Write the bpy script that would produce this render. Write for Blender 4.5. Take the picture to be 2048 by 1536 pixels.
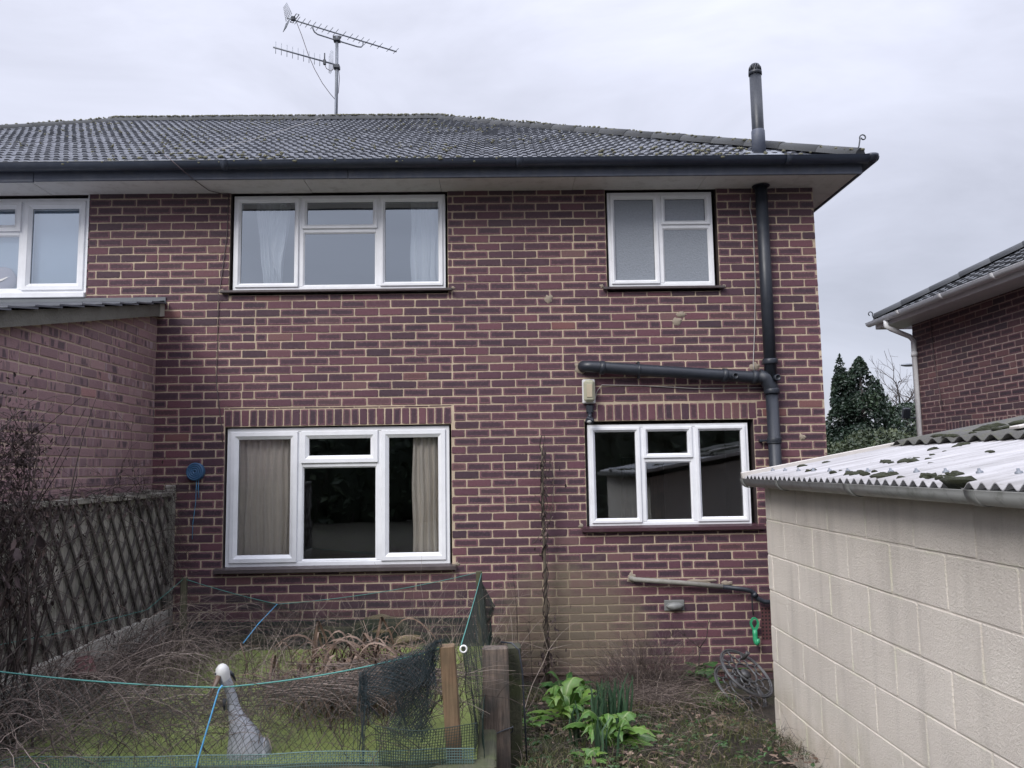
import bpy, math, random
from mathutils import Vector, Matrix, noise as mnoise

# ------------------------------------------------------------------ clean
for _o in list(bpy.data.objects):
    bpy.data.objects.remove(_o)
scene = bpy.context.scene
COL = scene.collection
rad = math.radians
PI = math.pi

# ------------------------------------------------------------------ camera
CAM = (0.0, -7.289, 1.95)
YAW, PITCH, ROLL = 0.017956, 0.103348, -0.015405
def cam_axes():
    cy, sy, cp, sp, cr, sr = math.cos(YAW), math.sin(YAW), math.cos(PITCH), math.sin(PITCH), math.cos(ROLL), math.sin(ROLL)
    f = Vector((sy*cp, cy*cp, sp)); r = Vector((cy, -sy, 0)); u = r.cross(f)
    return r*cr + u*sr, -r*sr + u*cr, f
_r, _u, _f = cam_axes()
cd = bpy.data.cameras.new('camera'); cam = bpy.data.objects.new('camera', cd); COL.objects.link(cam)
M3 = Matrix((_r, _u, -_f)).transposed()
cam.matrix_world = Matrix.Translation(CAM) @ M3.to_4x4()
cd.sensor_width = 36.0; cd.lens = 1608.2/2048*36.0
cd.clip_start = 0.05; cd.clip_end = 2000
scene.camera = cam

# ------------------------------------------------------------------ world, sun, exposure
SUN_EL, SUN_AZ = rad(38), rad(217)          # from behind the camera, a little to its left
w = bpy.data.worlds.new('World'); scene.world = w; w.use_nodes = True
nt = w.node_tree; nt.nodes.clear()
def wn(t, **k):
    n = nt.nodes.new(t)
    for a, b in k.items(): setattr(n, a, b)
    return n
out = wn('ShaderNodeOutputWorld'); bg = wn('ShaderNodeBackground'); bg.inputs['Strength'].default_value = 0.1
sky = wn('ShaderNodeTexSky'); sky.sky_type = 'NISHITA'; sky.sun_disc = False
sky.sun_elevation = SUN_EL; sky.sun_rotation = SUN_AZ
tc = wn('ShaderNodeTexCoord'); sep = wn('ShaderNodeSeparateXYZ'); nt.links.new(tc.outputs['Generated'], sep.inputs[0])
def wm(op, a, b):                           # overcast: much brighter towards the zenith than low down
    n = wn('ShaderNodeMath', operation=op)
    for i, v in ((0, a), (1, b)):
        if hasattr(v, 'is_linked'): nt.links.new(v, n.inputs[i])
        else: n.inputs[i].default_value = v
    return n.outputs[0]
zc = wm('MAXIMUM', sep.outputs['Z'], 0.0)
grad = wm('ADD', wm('ADD', 3.62, wm('MULTIPLY', zc, 1.5)), wm('MULTIPLY', wm('POWER', zc, 4.0), 20.0))
mp = wn('ShaderNodeMapping'); mp.inputs['Scale'].default_value = (1.0, 1.0, 2.6); nt.links.new(tc.outputs['Generated'], mp.inputs['Vector'])
ns = wn('ShaderNodeTexNoise'); ns.inputs['Scale'].default_value = 2.6; ns.inputs['Detail'].default_value = 6; ns.inputs['Roughness'].default_value = 0.55
ns.inputs['Distortion'].default_value = 0.5
nt.links.new(mp.outputs[0], ns.inputs['Vector'])
cl = wn('ShaderNodeMapRange'); cl.inputs['From Min'].default_value = 0.3; cl.inputs['From Max'].default_value = 0.72
cl.inputs['To Min'].default_value = 0.80; cl.inputs['To Max'].default_value = 1.14; nt.links.new(ns.outputs['Fac'], cl.inputs['Value'])
mul = wn('ShaderNodeMath', operation='MULTIPLY'); nt.links.new(grad, mul.inputs[0]); nt.links.new(cl.outputs[0], mul.inputs[1])
tint = wn('ShaderNodeVectorMath', operation='SCALE'); tint.inputs[0].default_value = (0.935, 0.962, 1.125); nt.links.new(mul.outputs[0], tint.inputs['Scale'])
mix = wn('ShaderNodeMixRGB'); mix.inputs[0].default_value = 0.93
nt.links.new(sky.outputs[0], mix.inputs[1]); nt.links.new(tint.outputs[0], mix.inputs[2])
nt.links.new(mix.outputs[0], bg.inputs['Color']); nt.links.new(bg.outputs[0], out.inputs[0])
sd = bpy.data.lights.new('sun', 'SUN'); sd.energy = 1.5; sd.angle = rad(26); sd.color = (1.0, 0.97, 0.93)
sun = bpy.data.objects.new('sun', sd); COL.objects.link(sun)
_sv = Vector((math.sin(SUN_AZ)*math.cos(SUN_EL), math.cos(SUN_AZ)*math.cos(SUN_EL), math.sin(SUN_EL)))
sun.rotation_euler = _sv.to_track_quat('Z', 'Y').to_euler(); sun.location = (-6, -20, 20)
scene.view_settings.view_transform = 'Standard'; scene.view_settings.look = 'None'
scene.view_settings.exposure = 0.87; scene.view_settings.gamma = 1.0
scene.cycles.max_bounces = 8; scene.cycles.transparent_max_bounces = 24

# ------------------------------------------------------------------ material helpers
class NT:
    def __init__(s, name):
        s.m = bpy.data.materials.new(name); s.m.use_nodes = True; s.t = s.m.node_tree; s.t.nodes.clear()
        s.out = s.n('ShaderNodeOutputMaterial'); s.p = s.n('ShaderNodeBsdfPrincipled'); s.l(s.p.outputs[0], s.out.inputs[0])
    def n(s, t, **k):
        n = s.t.nodes.new(t)
        for a, b in k.items(): setattr(n, a, b)
        return n
    def l(s, a, b): s.t.links.new(a, b)
    def put(s, sock, v):
        if hasattr(v, 'is_linked'): s.l(v, sock)
        else: sock.default_value = v
    def obj(s): return s.n('ShaderNodeTexCoord').outputs['Object']
    def geo(s): return s.n('ShaderNodeNewGeometry').outputs['Position']
    def noise(s, scale, detail=4, rough=0.55, vec=None, dist=0.0, stretch=None):
        n = s.n('ShaderNodeTexNoise'); n.inputs['Scale'].default_value = scale; n.inputs['Detail'].default_value = detail
        n.inputs['Roughness'].default_value = rough; n.inputs['Distortion'].default_value = dist
        v = vec or s.geo()
        if stretch:
            m = s.n('ShaderNodeMapping'); m.inputs['Scale'].default_value = stretch; s.l(v, m.inputs['Vector']); v = m.outputs[0]
        s.l(v, n.inputs['Vector']); return n.outputs['Fac']
    def rng(s, v, a, b, c=0.0, d=1.0):
        n = s.n('ShaderNodeMapRange'); s.l(v, n.inputs['Value'])
        for i, x in zip(('From Min', 'From Max', 'To Min', 'To Max'), (a, b, c, d)): n.inputs[i].default_value = x
        return n.outputs[0]
    def ramp(s, v, stops):
        n = s.n('ShaderNodeValToRGB'); e = n.color_ramp.elements
        while len(e) < len(stops): e.new(0.5)
        for q, (p, c) in zip(e, stops): q.position = p; q.color = (*c, 1)
        s.l(v, n.inputs[0]); return n.outputs[0]
    def mix(s, f, a, b, mode='MIX'):
        n = s.n('ShaderNodeMixRGB', blend_type=mode)
        s.put(n.inputs[0], f)
        for i, x in ((1, a), (2, b)):
            if isinstance(x, tuple): n.inputs[i].default_value = (*x, 1)
            else: s.l(x, n.inputs[i])
        return n.outputs[0]
    def math(s, op, a, b=0.0):
        n = s.n('ShaderNodeMath', operation=op); s.put(n.inputs[0], a); s.put(n.inputs[1], b); return n.outputs[0]
    def bump(s, h, strength=0.3, dist=0.01):
        n = s.n('ShaderNodeBump'); n.inputs['Strength'].default_value = strength; n.inputs['Distance'].default_value = dist
        s.l(h, n.inputs['Height']); s.l(n.outputs[0], s.p.inputs['Normal'])
    def col(s, c):
        if isinstance(c, tuple): s.p.inputs['Base Color'].default_value = (*c, 1)
        else: s.l(c, s.p.inputs['Base Color'])
    def rough(s, r): s.put(s.p.inputs['Roughness'], r)
    def attr(s, name='rnd'):
        a = s.n('ShaderNodeAttribute'); a.attribute_name = name
        q = s.n('ShaderNodeSeparateColor'); s.l(a.outputs['Color'], q.inputs[0])
        return q.outputs[0], q.outputs[1], s.math('FRACT', s.math('MULTIPLY', q.outputs[1], 7.31)), q.outputs[2]

def simple(name, c, rough=0.6, var=0.15, scale=6.0, bump=0.0, bscale=40.0, metal=0.0, dirt=None, dirt_amt=0.3, stretch=None):
    t = NT(name)
    n = t.noise(scale, 5, 0.6, stretch=stretch)
    lo = tuple(x*(1-var) for x in c); hi = tuple(min(1, x*(1+var)) for x in c)
    cc = t.mix(n, lo, hi)
    if dirt:
        d = t.rng(t.noise(scale*3.1, 6, 0.7), 0.5, 0.75, 0, dirt_amt)
        cc = t.mix(d, cc, dirt)
    t.col(cc); t.rough(t.rng(t.noise(scale*2, 3), 0.3, 0.7, max(0.02, rough-0.08), min(1, rough+0.08)))
    t.p.inputs['Metallic'].default_value = metal
    if bump: t.bump(t.noise(bscale, 5, 0.6), bump, 0.01)
    return t.m

def brick_material(name, palette, stain=None, kiss=False, bloom=(0.24, 0.14, 0.155), bloom_amt=0.22):
    t = NT(name); r, g, b, a = t.attr()
    base = t.ramp(r, palette)
    n1 = t.noise(55, 5, 0.65); n2 = t.noise(9, 4, 0.6); n3 = t.noise(160, 3, 0.6)
    edge = t.mix(0.6, base, (0.19, 0.088, 0.108))
    heart = t.mix(0.72, base, (0.030, 0.019, 0.029))
    am = t.math('ADD', a, t.rng(n1, 0.3, 0.7, -0.35, 0.35))
    pat = t.mix(t.rng(am, 0.45, 0.85, 0, 1), edge, heart)
    c = t.mix(t.rng(g, 0.25, 0.6, 0, 0.25 if kiss else 1.0), base, pat)
    big = t.rng(t.noise(0.9, 5, 0.6), 0.35, 0.65, 0, 1)
    c = t.mix(t.math('MULTIPLY', big, 0.38), c, t.mix(0.5, c, (0.15, 0.066, 0.082) if not kiss else (0.30, 0.19, 0.20)))
    if kiss:
        uv = t.n('ShaderNodeUVMap'); uv.uv_map = 'uv'
        m = t.n('ShaderNodeMapping'); m.inputs['Scale'].default_value = (22, 5, 1); t.l(uv.outputs[0], m.inputs['Vector'])
        k = t.n('ShaderNodeTexNoise'); k.inputs['Scale'].default_value = 1.0; k.inputs['Detail'].default_value = 1.0; t.l(m.outputs[0], k.inputs['Vector'])
        kk = t.rng(k.outputs['Fac'], 0.55, 0.60, 0, 1)
        kl = t.rng(k.outputs['Fac'], 0.40, 0.34, 0, 1)
        gate = t.rng(b, 0.35, 0.45, 0, 1)
        zone = t.rng(t.noise(1.1, 3), 0.42, 0.58, 0.15, 1)
        c = t.mix(t.math('MULTIPLY', t.math('MULTIPLY', kk, gate), t.math('MULTIPLY', a, 0.8)), c, (0.075, 0.055, 0.068))
        c = t.mix(t.math('MULTIPLY', t.math('MULTIPLY', kl, zone), t.math('MULTIPLY', gate, 0.55)), c, (0.46, 0.38, 0.41))
    c = t.mix(t.rng(n3, 0.3, 0.7, 0, 0.5), c, t.mix(0.5, c, (0.02, 0.015, 0.02)), 'MIX')
    bl = t.math('MULTIPLY', t.rng(n2, 0.5, 0.75, 0, 1), t.rng(n1, 0.45, 0.7, 0, bloom_amt))
    c = t.mix(bl, c, bloom)
    # mortar smeared on the arrises of the bricks
    sm = t.math('MULTIPLY', t.rng(a, 0.35, 0.0, 0, 1), t.rng(t.noise(38, 4, 0.7), 0.52, 0.66, 0, 0.75))
    c = t.mix(sm, c, (0.31, 0.245, 0.195))
    if stain: c = stain(t, c)
    t.col(c); t.rough(t.rng(n1, 0.3, 0.7, 0.62, 0.9))
    t.bump(t.math('ADD', t.math('MULTIPLY', n1, 0.6), n3), 0.45, 0.006)
    return t.m

def mortar_material(name, c, stain=None):
    t = NT(name); n = t.noise(18, 5, 0.6); n2 = t.noise(140, 4, 0.6)
    k = t.mix(n, tuple(x*0.75 for x in c), tuple(x*1.2 for x in c))
    k = t.mix(t.rng(t.noise(1.1, 5, 0.65), 0.40, 0.68, 0, 0.45), k, (0.24, 0.195, 0.16)); k = t.mix(t.rng(t.noise(12, 4, 0.7), 0.52, 0.7, 0, 0.5), k, (0.24, 0.19, 0.15))
    if stain: k = stain(t, k)
    t.col(k); t.rough(0.92); t.bump(n2, 0.6, 0.006); return t.m

def algae_and_eaves_shade(t, c):
    # green-grey damp patch on the wall low down beside the pond
    p = t.geo(); s = t.n('ShaderNodeSeparateXYZ'); t.l(p, s.inputs[0])
    dx = t.math('DIVIDE', t.math('SUBTRACT', s.outputs[0], 0.62), 0.78); dz = t.math('DIVIDE', t.math('SUBTRACT', s.outputs[2], 0.52), 0.62)
    d = t.math('ADD', t.math('MULTIPLY', dx, dx), t.math('MULTIPLY', dz, dz))
    d = t.math('ADD', d, t.rng(t.noise(3.2, 5, 0.65), 0.2, 0.8, -0.75, 0.75))
    f = t.rng(d, 1.15, 0.3, 0, 0.66)
    c = t.mix(f, c, (0.165, 0.142, 0.092))
    # eaves shade put into the colour, and damp grime along the wall foot
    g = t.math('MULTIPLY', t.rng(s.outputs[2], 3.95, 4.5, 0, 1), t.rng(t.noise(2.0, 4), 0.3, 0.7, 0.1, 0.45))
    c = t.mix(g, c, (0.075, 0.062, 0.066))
    lo = t.math('MULTIPLY', t.rng(s.outputs[2], 0.32, 0.05, 0, 1), t.rng(t.noise(6.0, 4), 0.3, 0.7, 0.1, 0.6))
    return t.mix(lo, c, (0.085, 0.072, 0.052))

PAL = [(0.0, (0.046, 0.024, 0.036)), (0.30, (0.076, 0.033, 0.050)), (0.6, (0.108, 0.042, 0.060)), (0.88, (0.148, 0.057, 0.073)), (0.97, (0.16, 0.088, 0.086)), (1.0, (0.20, 0.075, 0.068))]
PAL2 = [(0.0, (0.235, 0.155, 0.170)), (0.3, (0.29, 0.178, 0.192)), (0.7, (0.335, 0.208, 0.218)), (0.95, (0.36, 0.24, 0.24)), (1.0, (0.37, 0.20, 0.195))]
PAL3 = [(0.0, (0.055, 0.038, 0.050)), (0.4, (0.09, 0.048, 0.058)), (0.8, (0.14, 0.068, 0.074)), (1.0, (0.18, 0.085, 0.085))]
M = {}
M['brick'] = brick_material('brick', PAL, algae_and_eaves_shade)
M['mortar'] = mortar_material('mortar', (0.52, 0.42, 0.305), algae_and_eaves_shade)
M['brick2'] = brick_material('brick_multi', PAL2, None, True, bloom_amt=0.5)
M['mortar2'] = mortar_material('mortar_buff', (0.42, 0.33, 0.26))
M['brick3'] = brick_material('brick_neighbour', PAL3)
M['mortar3'] = mortar_material('mortar_pink', (0.40, 0.31, 0.28))

def pvc(name='white_pvc', c=(0.80, 0.81, 0.84)):
    t = NT(name); n = t.noise(7, 5, 0.6)
    k = t.mix(t.rng(n, 0.35, 0.7, 0, 1), c, tuple(x*0.9 for x in c))
    sp = t.rng(t.noise(95, 4, 0.7), 0.66, 0.72, 0, 0.55)
    k = t.mix(sp, k, (0.25, 0.24, 0.2)); t.col(k); t.rough(0.32); return t.m
M['pvc'] = pvc()
M['pvc_old'] = pvc('aged_white_pvc', (0.72, 0.72, 0.73))

def glass(name, refl=0.2, tint=(0.80, 0.86, 0.86), bump=0.0):
    t = NT(name); t.t.nodes.remove(t.p)
    tr = t.n('ShaderNodeBsdfTransparent'); tr.inputs[0].default_value = (*tint, 1)
    gl = t.n('ShaderNodeBsdfGlossy'); gl.inputs[0].default_value = (0.86, 0.93, 1.0, 1); gl.inputs['Roughness'].default_value = 0.015
    b = t.n('ShaderNodeBump'); b.inputs['Strength'].default_value = 0.02; b.inputs['Distance'].default_value = 0.02
    t.l(t.noise(2.5, 2), b.inputs['Height']); t.l(b.outputs[0], gl.inputs['Normal'])
    fr = t.n('ShaderNodeLayerWeight'); fr.inputs[0].default_value = 0.25
    f = t.math('ADD', t.math('MULTIPLY', fr.outputs['Fresnel'], 0.8), refl)
    f = t.math('MINIMUM', f, 1.0)
    mx = t.n('ShaderNodeMixShader'); t.l(f, mx.inputs[0]); t.l(tr.outputs[0], mx.inputs[1]); t.l(gl.outputs[0], mx.inputs[2])
    t.l(mx.outputs[0], t.out.inputs[0]); return t.m
M['glass'] = glass('glass', 0.36, (0.9, 0.93, 0.96))
M['glass_low'] = glass('glass_downstairs', 0.16, (0.90, 0.89, 0.88))
def frosted():
    t = NT('obscure_glass'); v = t.n('ShaderNodeTexVoronoi'); v.inputs['Scale'].default_value = 75; t.l(t.geo(), v.inputs['Vector'])
    n = t.noise(60, 4, 0.7)
    t.col(t.mix(n, (0.16, 0.18, 0.21), (0.27, 0.295, 0.33))); t.rough(0.22); t.p.inputs['Specular IOR Level'].default_value = 0.8
    t.bump(t.math('ADD', v.outputs['Distance'], n), 0.35, 0.006); return t.m
M['frosted'] = frosted()
M['black_pvc'] = simple('black_pvc', (0.018, 0.022, 0.031), 0.45, 0.3, 5, dirt=(0.06, 0.064, 0.072), dirt_amt=0.25)  # dirt mottling tinted with the blue of lens flare
M['haze_blue_gutter'] = simple('haze_blue_gutter', (0.034, 0.042, 0.062), 0.38, 0.25, 3, dirt=(0.075, 0.085, 0.105), dirt_amt=0.4, stretch=(1, 1, 0.2))  # black plastic, with bluish lens haze put into its colour
M['fascia'] = simple('fascia_haze_blue', (0.075, 0.086, 0.118), 0.55, 0.3, 3, 0.15, 60, dirt=(0.16, 0.16, 0.165), dirt_amt=0.45, stretch=(4, 4, 0.5))  # slate-blue tone is lens haze painted into the board colour
M['soffit'] = simple('soffit_paint', (0.66, 0.64, 0.62), 0.7, 0.12, 2.5, 0.1, 50, dirt=(0.34, 0.31, 0.28), dirt_amt=0.5)
M['sill'] = simple('sill_paint', (0.068, 0.054, 0.056), 0.4, 0.25, 8, dirt=(0.15, 0.13, 0.11), dirt_amt=0.35)
M['sill_red'] = simple('sill_red_paint', (0.052, 0.022, 0.030), 0.4, 0.25, 8, dirt=(0.12, 0.10, 0.09), dirt_amt=0.3)
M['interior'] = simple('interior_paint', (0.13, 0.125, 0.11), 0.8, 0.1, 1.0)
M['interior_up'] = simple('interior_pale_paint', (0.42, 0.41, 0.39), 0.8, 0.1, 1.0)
M['net_white'] = simple('net_curtain', (0.78, 0.80, 0.80), 0.8, 0.06, 9, 0.1, 200)
M['curtain'] = simple('beige_curtain', (0.80, 0.755, 0.69), 0.85, 0.1, 7, 0.2, 220)
M['blind'] = simple('pale_blue_blind', (0.56, 0.67, 0.76), 0.8, 0.05, 3)
M['steel'] = simple('galvanised_steel', (0.17, 0.185, 0.21), 0.5, 0.2, 20, 0.1, 60, 0.2)
M['dark_steel'] = simple('dark_steel', (0.05, 0.055, 0.065), 0.5, 0.3, 20, 0.1, 60, 0.3)
M['alu'] = simple('aluminium', (0.26, 0.28, 0.31), 0.45, 0.2, 20, metal=0.3)
M['cable'] = simple('grey_cable', (0.40, 0.38, 0.36), 0.6)
M['cable_dark'] = simple('brown_cable', (0.10, 0.075, 0.08), 0.6)
M['grey_pipe'] = simple('weathered_grey_pipe', (0.23, 0.22, 0.195), 0.6, 0.25, 12, 0.2, 80, dirt=(0.10, 0.10, 0.06), dirt_amt=0.5)
M['patch'] = simple('mortar_patch', (0.28, 0.235, 0.185), 0.9, 0.25, 20, 0.6, 90)
M['plinth'] = simple('damp_plinth', (0.13, 0.095, 0.075), 0.9, 0.3, 14, 0.5, 80)
M['terracotta'] = simple('terracotta', (0.095, 0.036, 0.040), 0.8, 0.25, 20, 0.2, 100)
M['dark'] = simple('dark_void', (0.012, 0.012, 0.012), 0.9)

def tile_mat(name, lo, hi, lichen, rr=(0.40, 0.62)):
    t = NT(name); r, g, b, a = t.attr(); n = t.noise(7, 6, 0.65); n2 = t.noise(45, 5, 0.7)
    c = t.mix(t.math('ADD', t.math('MULTIPLY', r, 0.5), t.math('MULTIPLY', n, 0.5)), lo, hi)
    c = t.mix(t.math('MULTIPLY', t.rng(n2, 0.55, 0.7, 0, 0.6), t.rng(t.noise(1.3, 4), 0.42, 0.62, 0.1, 1)), c, lichen)
    c = t.mix(t.rng(t.noise(22, 5, 0.75), 0.66, 0.74, 0, 0.3), c, (0.26, 0.26, 0.235))
    t.col(c); t.rough(t.rng(n, 0.3, 0.7, rr[0], rr[1])); t.bump(n2, 0.4, 0.006); return t.m
M['tile'] = tile_mat('roof_tile', (0.060, 0.066, 0.080), (0.125, 0.132, 0.155), (0.17, 0.172, 0.12))
M['ridge'] = tile_mat('ridge_tile', (0.040, 0.043, 0.048), (0.078, 0.081, 0.086), (0.12, 0.12, 0.08), (0.8, 0.95))
M['tile_n'] = tile_mat('neighbour_tile', (0.040, 0.044, 0.050), (0.075, 0.08, 0.09), (0.09, 0.09, 0.07), (0.6, 0.8))

def moss_mat(name, a, b):
    t = NT(name); n = t.noise(60, 5, 0.7); t.col(t.mix(n, a, b)); t.rough(0.95); t.bump(t.noise(220, 4, 0.7), 0.9, 0.01); return t.m
M['moss'] = moss_mat('moss', (0.085, 0.082, 0.050), (0.25, 0.245, 0.17))
M['moss_dark'] = moss_mat('dark_moss', (0.010, 0.012, 0.007), (0.05, 0.056, 0.025))

def block_paint():
    t = NT('cream_masonry_paint'); r, g, b, a = t.attr()
    base = t.mix(t.math('MULTIPLY', r, 0.6), (0.77, 0.71, 0.63), (0.70, 0.64, 0.565))
    base = t.mix(t.rng(t.noise(1.6, 5), 0.35, 0.65, 0, 0.5), base, (0.57, 0.515, 0.46))
    streak = t.rng(t.noise(9, 5, 0.6, stretch=(1, 1, 0.10)), 0.50, 0.74, 0, 0.42)
    base = t.mix(streak, base, (0.42, 0.385, 0.34))
    p = t.n('ShaderNodeSeparateXYZ'); t.l(t.geo(), p.inputs[0])
    low = t.math('MULTIPLY', t.rng(p.outputs[2], 0.62, 0.25, 0, 1), t.rng(t.noise(7, 4), 0.35, 0.65, 0.1, 0.6))
    base = t.mix(low, base, (0.48, 0.37, 0.26))
    jn = t.math('MULTIPLY', t.rng(a, 0.4, 0.0, 0, 1), t.rng(t.noise(4.0, 4), 0.5, 0.62, 0, 0.4))
    base = t.mix(jn, base, (0.62, 0.62, 0.46))
    base = t.mix(t.math('MULTIPLY', t.rng(p.outputs[2], 0.75, 0.2, 0, 1), t.rng(t.noise(3.5, 5, 0.7), 0.45, 0.65, 0, 0.5)), base, (0.33, 0.34, 0.22))
    base = t.mix(t.rng(t.noise(5.5, 6, 0.75), 0.60, 0.72, 0, 0.4), base, (0.40, 0.36, 0.32))
    pit = t.rng(t.noise(210, 3, 0.6), 0.62, 0.72, 0, 0.35)
    base = t.mix(pit, base, (0.46, 0.42, 0.375))
    t.col(base); t.rough(0.75)
    h = t.math('ADD', t.noise(85, 5, 0.7), t.math('MULTIPLY', t.noise(240, 3, 0.6), 0.6))
    t.bump(h, 0.75, 0.012); return t.m
M['block'] = block_paint()
def clear_sheet():
    t = NT('weathered_clear_sheet'); n = t.noise(5, 6, 0.6, stretch=(0.3, 5, 1))
    c = t.mix(t.rng(n, 0.35, 0.7, 0, 1), (0.40, 0.39, 0.40), (0.235, 0.228, 0.228))
    c = t.mix(t.rng(t.noise(30, 5, 0.7), 0.6, 0.7, 0, 0.5), c, (0.14, 0.14, 0.10)); t.col(c); t.rough(0.5); t.p.inputs['Specular IOR Level'].default_value = 0.2
    t.p.inputs['Transmission Weight'].default_value = 0.0; return t.m
M['clear_sheet'] = clear_sheet()
M['fibre_sheet'] = simple('mossy_fibre_cement', (0.085, 0.083, 0.078), 0.85, 0.4, 9, 0.6, 60, dirt=(0.11, 0.12, 0.045), dirt_amt=0.6)
M['pale_sheet'] = simple('pale_sheet_edge', (0.50, 0.47, 0.44), 0.7, 0.2, 12)
M['grey_gutter'] = simple('grey_gutter', (0.30, 0.305, 0.30), 0.42, 0.12, 4, dirt=(0.05, 0.055, 0.035), dirt_amt=0.7)
M['grey_clip'] = simple('grey_gutter_clip', (0.19, 0.195, 0.19), 0.45, 0.12, 6)

def wood(name, a, b, axis=2, moss=None, moss_amt=0.0, scale=55.0):
    t = NT(name); st = [9, 9, 9]; st[axis] = 0.45
    n = t.noise(scale/9, 6, 0.65, vec=t.obj(), dist=0.6, stretch=tuple(st))
    n2 = t.noise(4, 5)
    c = t.mix(t.rng(n, 0.32, 0.66), a, b); c = t.mix(t.rng(n2, 0.42, 0.62, 0, 0.6), c, tuple(x*0.5 for x in a))
    if moss: c = t.mix(t.rng(t.noise(6, 5, 0.65), 0.45, 0.62, 0, moss_amt), c, moss)
    t.col(c); t.rough(0.8); t.bump(n, 0.5, 0.006); return t.m
M['fence_wood'] = wood('weathered_fence_wood', (0.18, 0.17, 0.15), (0.43, 0.405, 0.36), 2, (0.10, 0.11, 0.07), 0.35)
M['trellis_wood'] = wood('trellis_wood', (0.05, 0.043, 0.04), (0.13, 0.115, 0.105), 2)
M['sleeper'] = wood('old_sleeper_wood', (0.045, 0.034, 0.028), (0.185, 0.14, 0.11), 2, (0.055, 0.055, 0.05), 0.6)
M['sleeper_moss'] = wood('mossy_sleeper_wood', (0.035, 0.038, 0.022), (0.085, 0.085, 0.05), 1, (0.05, 0.062, 0.02), 0.7)
M['post_new'] = wood('orange_post_wood', (0.11, 0.068, 0.038), (0.20, 0.13, 0.075), 2, (0.08, 0.075, 0.04), 0.25)
M['post_old'] = wood('green_post_wood', (0.055, 0.05, 0.033), (0.12, 0.11, 0.07), 2, (0.06, 0.075, 0.03), 0.5)
M['pole_wood'] = wood('pole_wood', (0.06, 0.047, 0.036), (0.14, 0.115, 0.085), 2)
M['verge'] = simple('verge_mortar', (0.13, 0.125, 0.11), 0.9, 0.3, 7, 0.5, 70, dirt=(0.07, 0.07, 0.045), dirt_amt=0.6)
M['concrete'] = simple('gravel_board_concrete', (0.40, 0.385, 0.345), 0.9, 0.2, 5, 0.4, 90, dirt=(0.12, 0.12, 0.08), dirt_amt=0.5)

def soil():
    t = NT('garden_soil'); n = t.noise(2.2, 6, 0.65); n2 = t.noise(28, 6, 0.7)
    c = t.mix(t.rng(n2, 0.3, 0.7), (0.016, 0.012, 0.009), (0.055, 0.043, 0.030))
    c = t.mix(t.rng(n, 0.42, 0.62, 0, 0.75), c, t.mix(t.noise(60, 4), (0.022, 0.026, 0.010), (0.075, 0.080, 0.032)))
    t.col(c); t.rough(0.95); t.bump(n2, 1.0, 0.04); return t.m
M['soil'] = soil()
def duckweed():
    t = NT('duckweed_water'); v = t.n('ShaderNodeTexVoronoi'); v.inputs['Scale'].default_value = 170; t.l(t.geo(), v.inputs['Vector'])
    n = t.noise(1.6, 5, 0.6); f = t.noise(90, 4, 0.7)
    c = t.mix(f, (0.15, 0.195, 0.045), (0.27, 0.33, 0.10))
    c = t.mix(t.rng(n, 0.52, 0.70, 0, 0.55), c, (0.075, 0.095, 0.03)); c = t.mix(t.rng(t.noise(7, 5, 0.7), 0.62, 0.70, 0, 0.5), c, (0.07, 0.075, 0.03))
    c = t.mix(t.rng(v.outputs['Distance'], 0.45, 0.7, 0, 0.5), c, (0.045, 0.05, 0.015))
    t.col(c); t.rough(0.5); t.bump(f, 0.25, 0.003); return t.m
M['water'] = duckweed()
M['mesh_green'] = simple('green_plastic_mesh', (0.10, 0.165, 0.155), 0.5, 0.2, 8)
M['mesh_back'] = simple('dark_green_mesh', (0.014, 0.030, 0.024), 0.6, 0.2, 8)
M['net'] = simple('pond_netting', (0.026, 0.034, 0.030), 0.7, 0.3, 8)
M['net_blue'] = simple('dark_blue_netting', (0.022, 0.036, 0.042), 0.7, 0.3, 8)
M['teal_rope'] = simple('teal_rope', (0.065, 0.215, 0.19), 0.7, 0.25, 60)
M['blue_rope'] = simple('blue_rope', (0.085, 0.30, 0.52), 0.7, 0.2, 60)
M['blue_plastic'] = simple('blue_plastic', (0.035, 0.10, 0.20), 0.5, 0.15, 20)
M['green_plastic'] = simple('green_plastic', (0.030, 0.28, 0.13), 0.35, 0.1, 20)
M['white_ring'] = simple('white_ring', (0.75, 0.75, 0.74), 0.3)
M['reel_black'] = simple('black_reel_plastic', (0.060, 0.060, 0.062), 0.42, 0.3, 15, dirt=(0.09, 0.085, 0.075), dirt_amt=0.4)
M['lamp_cream'] = simple('aged_cream_lens', (0.36, 0.35, 0.26), 0.35, 0.15, 14)
M['heron_grey'] = simple('heron_grey', (0.30, 0.315, 0.345), 0.55, 0.2, 14, 0.25, 60, dirt=(0.42, 0.43, 0.45), dirt_amt=0.6)
M['heron_white'] = simple('heron_white', (0.47, 0.47, 0.46), 0.5, 0.1, 14, dirt=(0.35, 0.33, 0.25), dirt_amt=0.4)
M['heron_dark'] = simple('heron_dark', (0.02, 0.022, 0.03), 0.5, 0.1, 14)
M['heron_beak'] = simple('heron_beak', (0.10, 0.065, 0.045), 0.5, 0.1, 14)
def stone():
    t = NT('sandstone'); n = t.noise(6, 6, 0.65, stretch=(1, 1, 4)); c = t.mix(t.rng(n, 0.3, 0.7), (0.105, 0.085, 0.05), (0.26, 0.205, 0.125))
    c = t.mix(t.rng(t.noise(4, 5), 0.5, 0.66, 0, 0.7), c, (0.06, 0.07, 0.025)); t.col(c); t.rough(0.95); t.bump(t.noise(30, 6, 0.7), 0.9, 0.02); return t.m
M['stone'] = stone()
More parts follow.
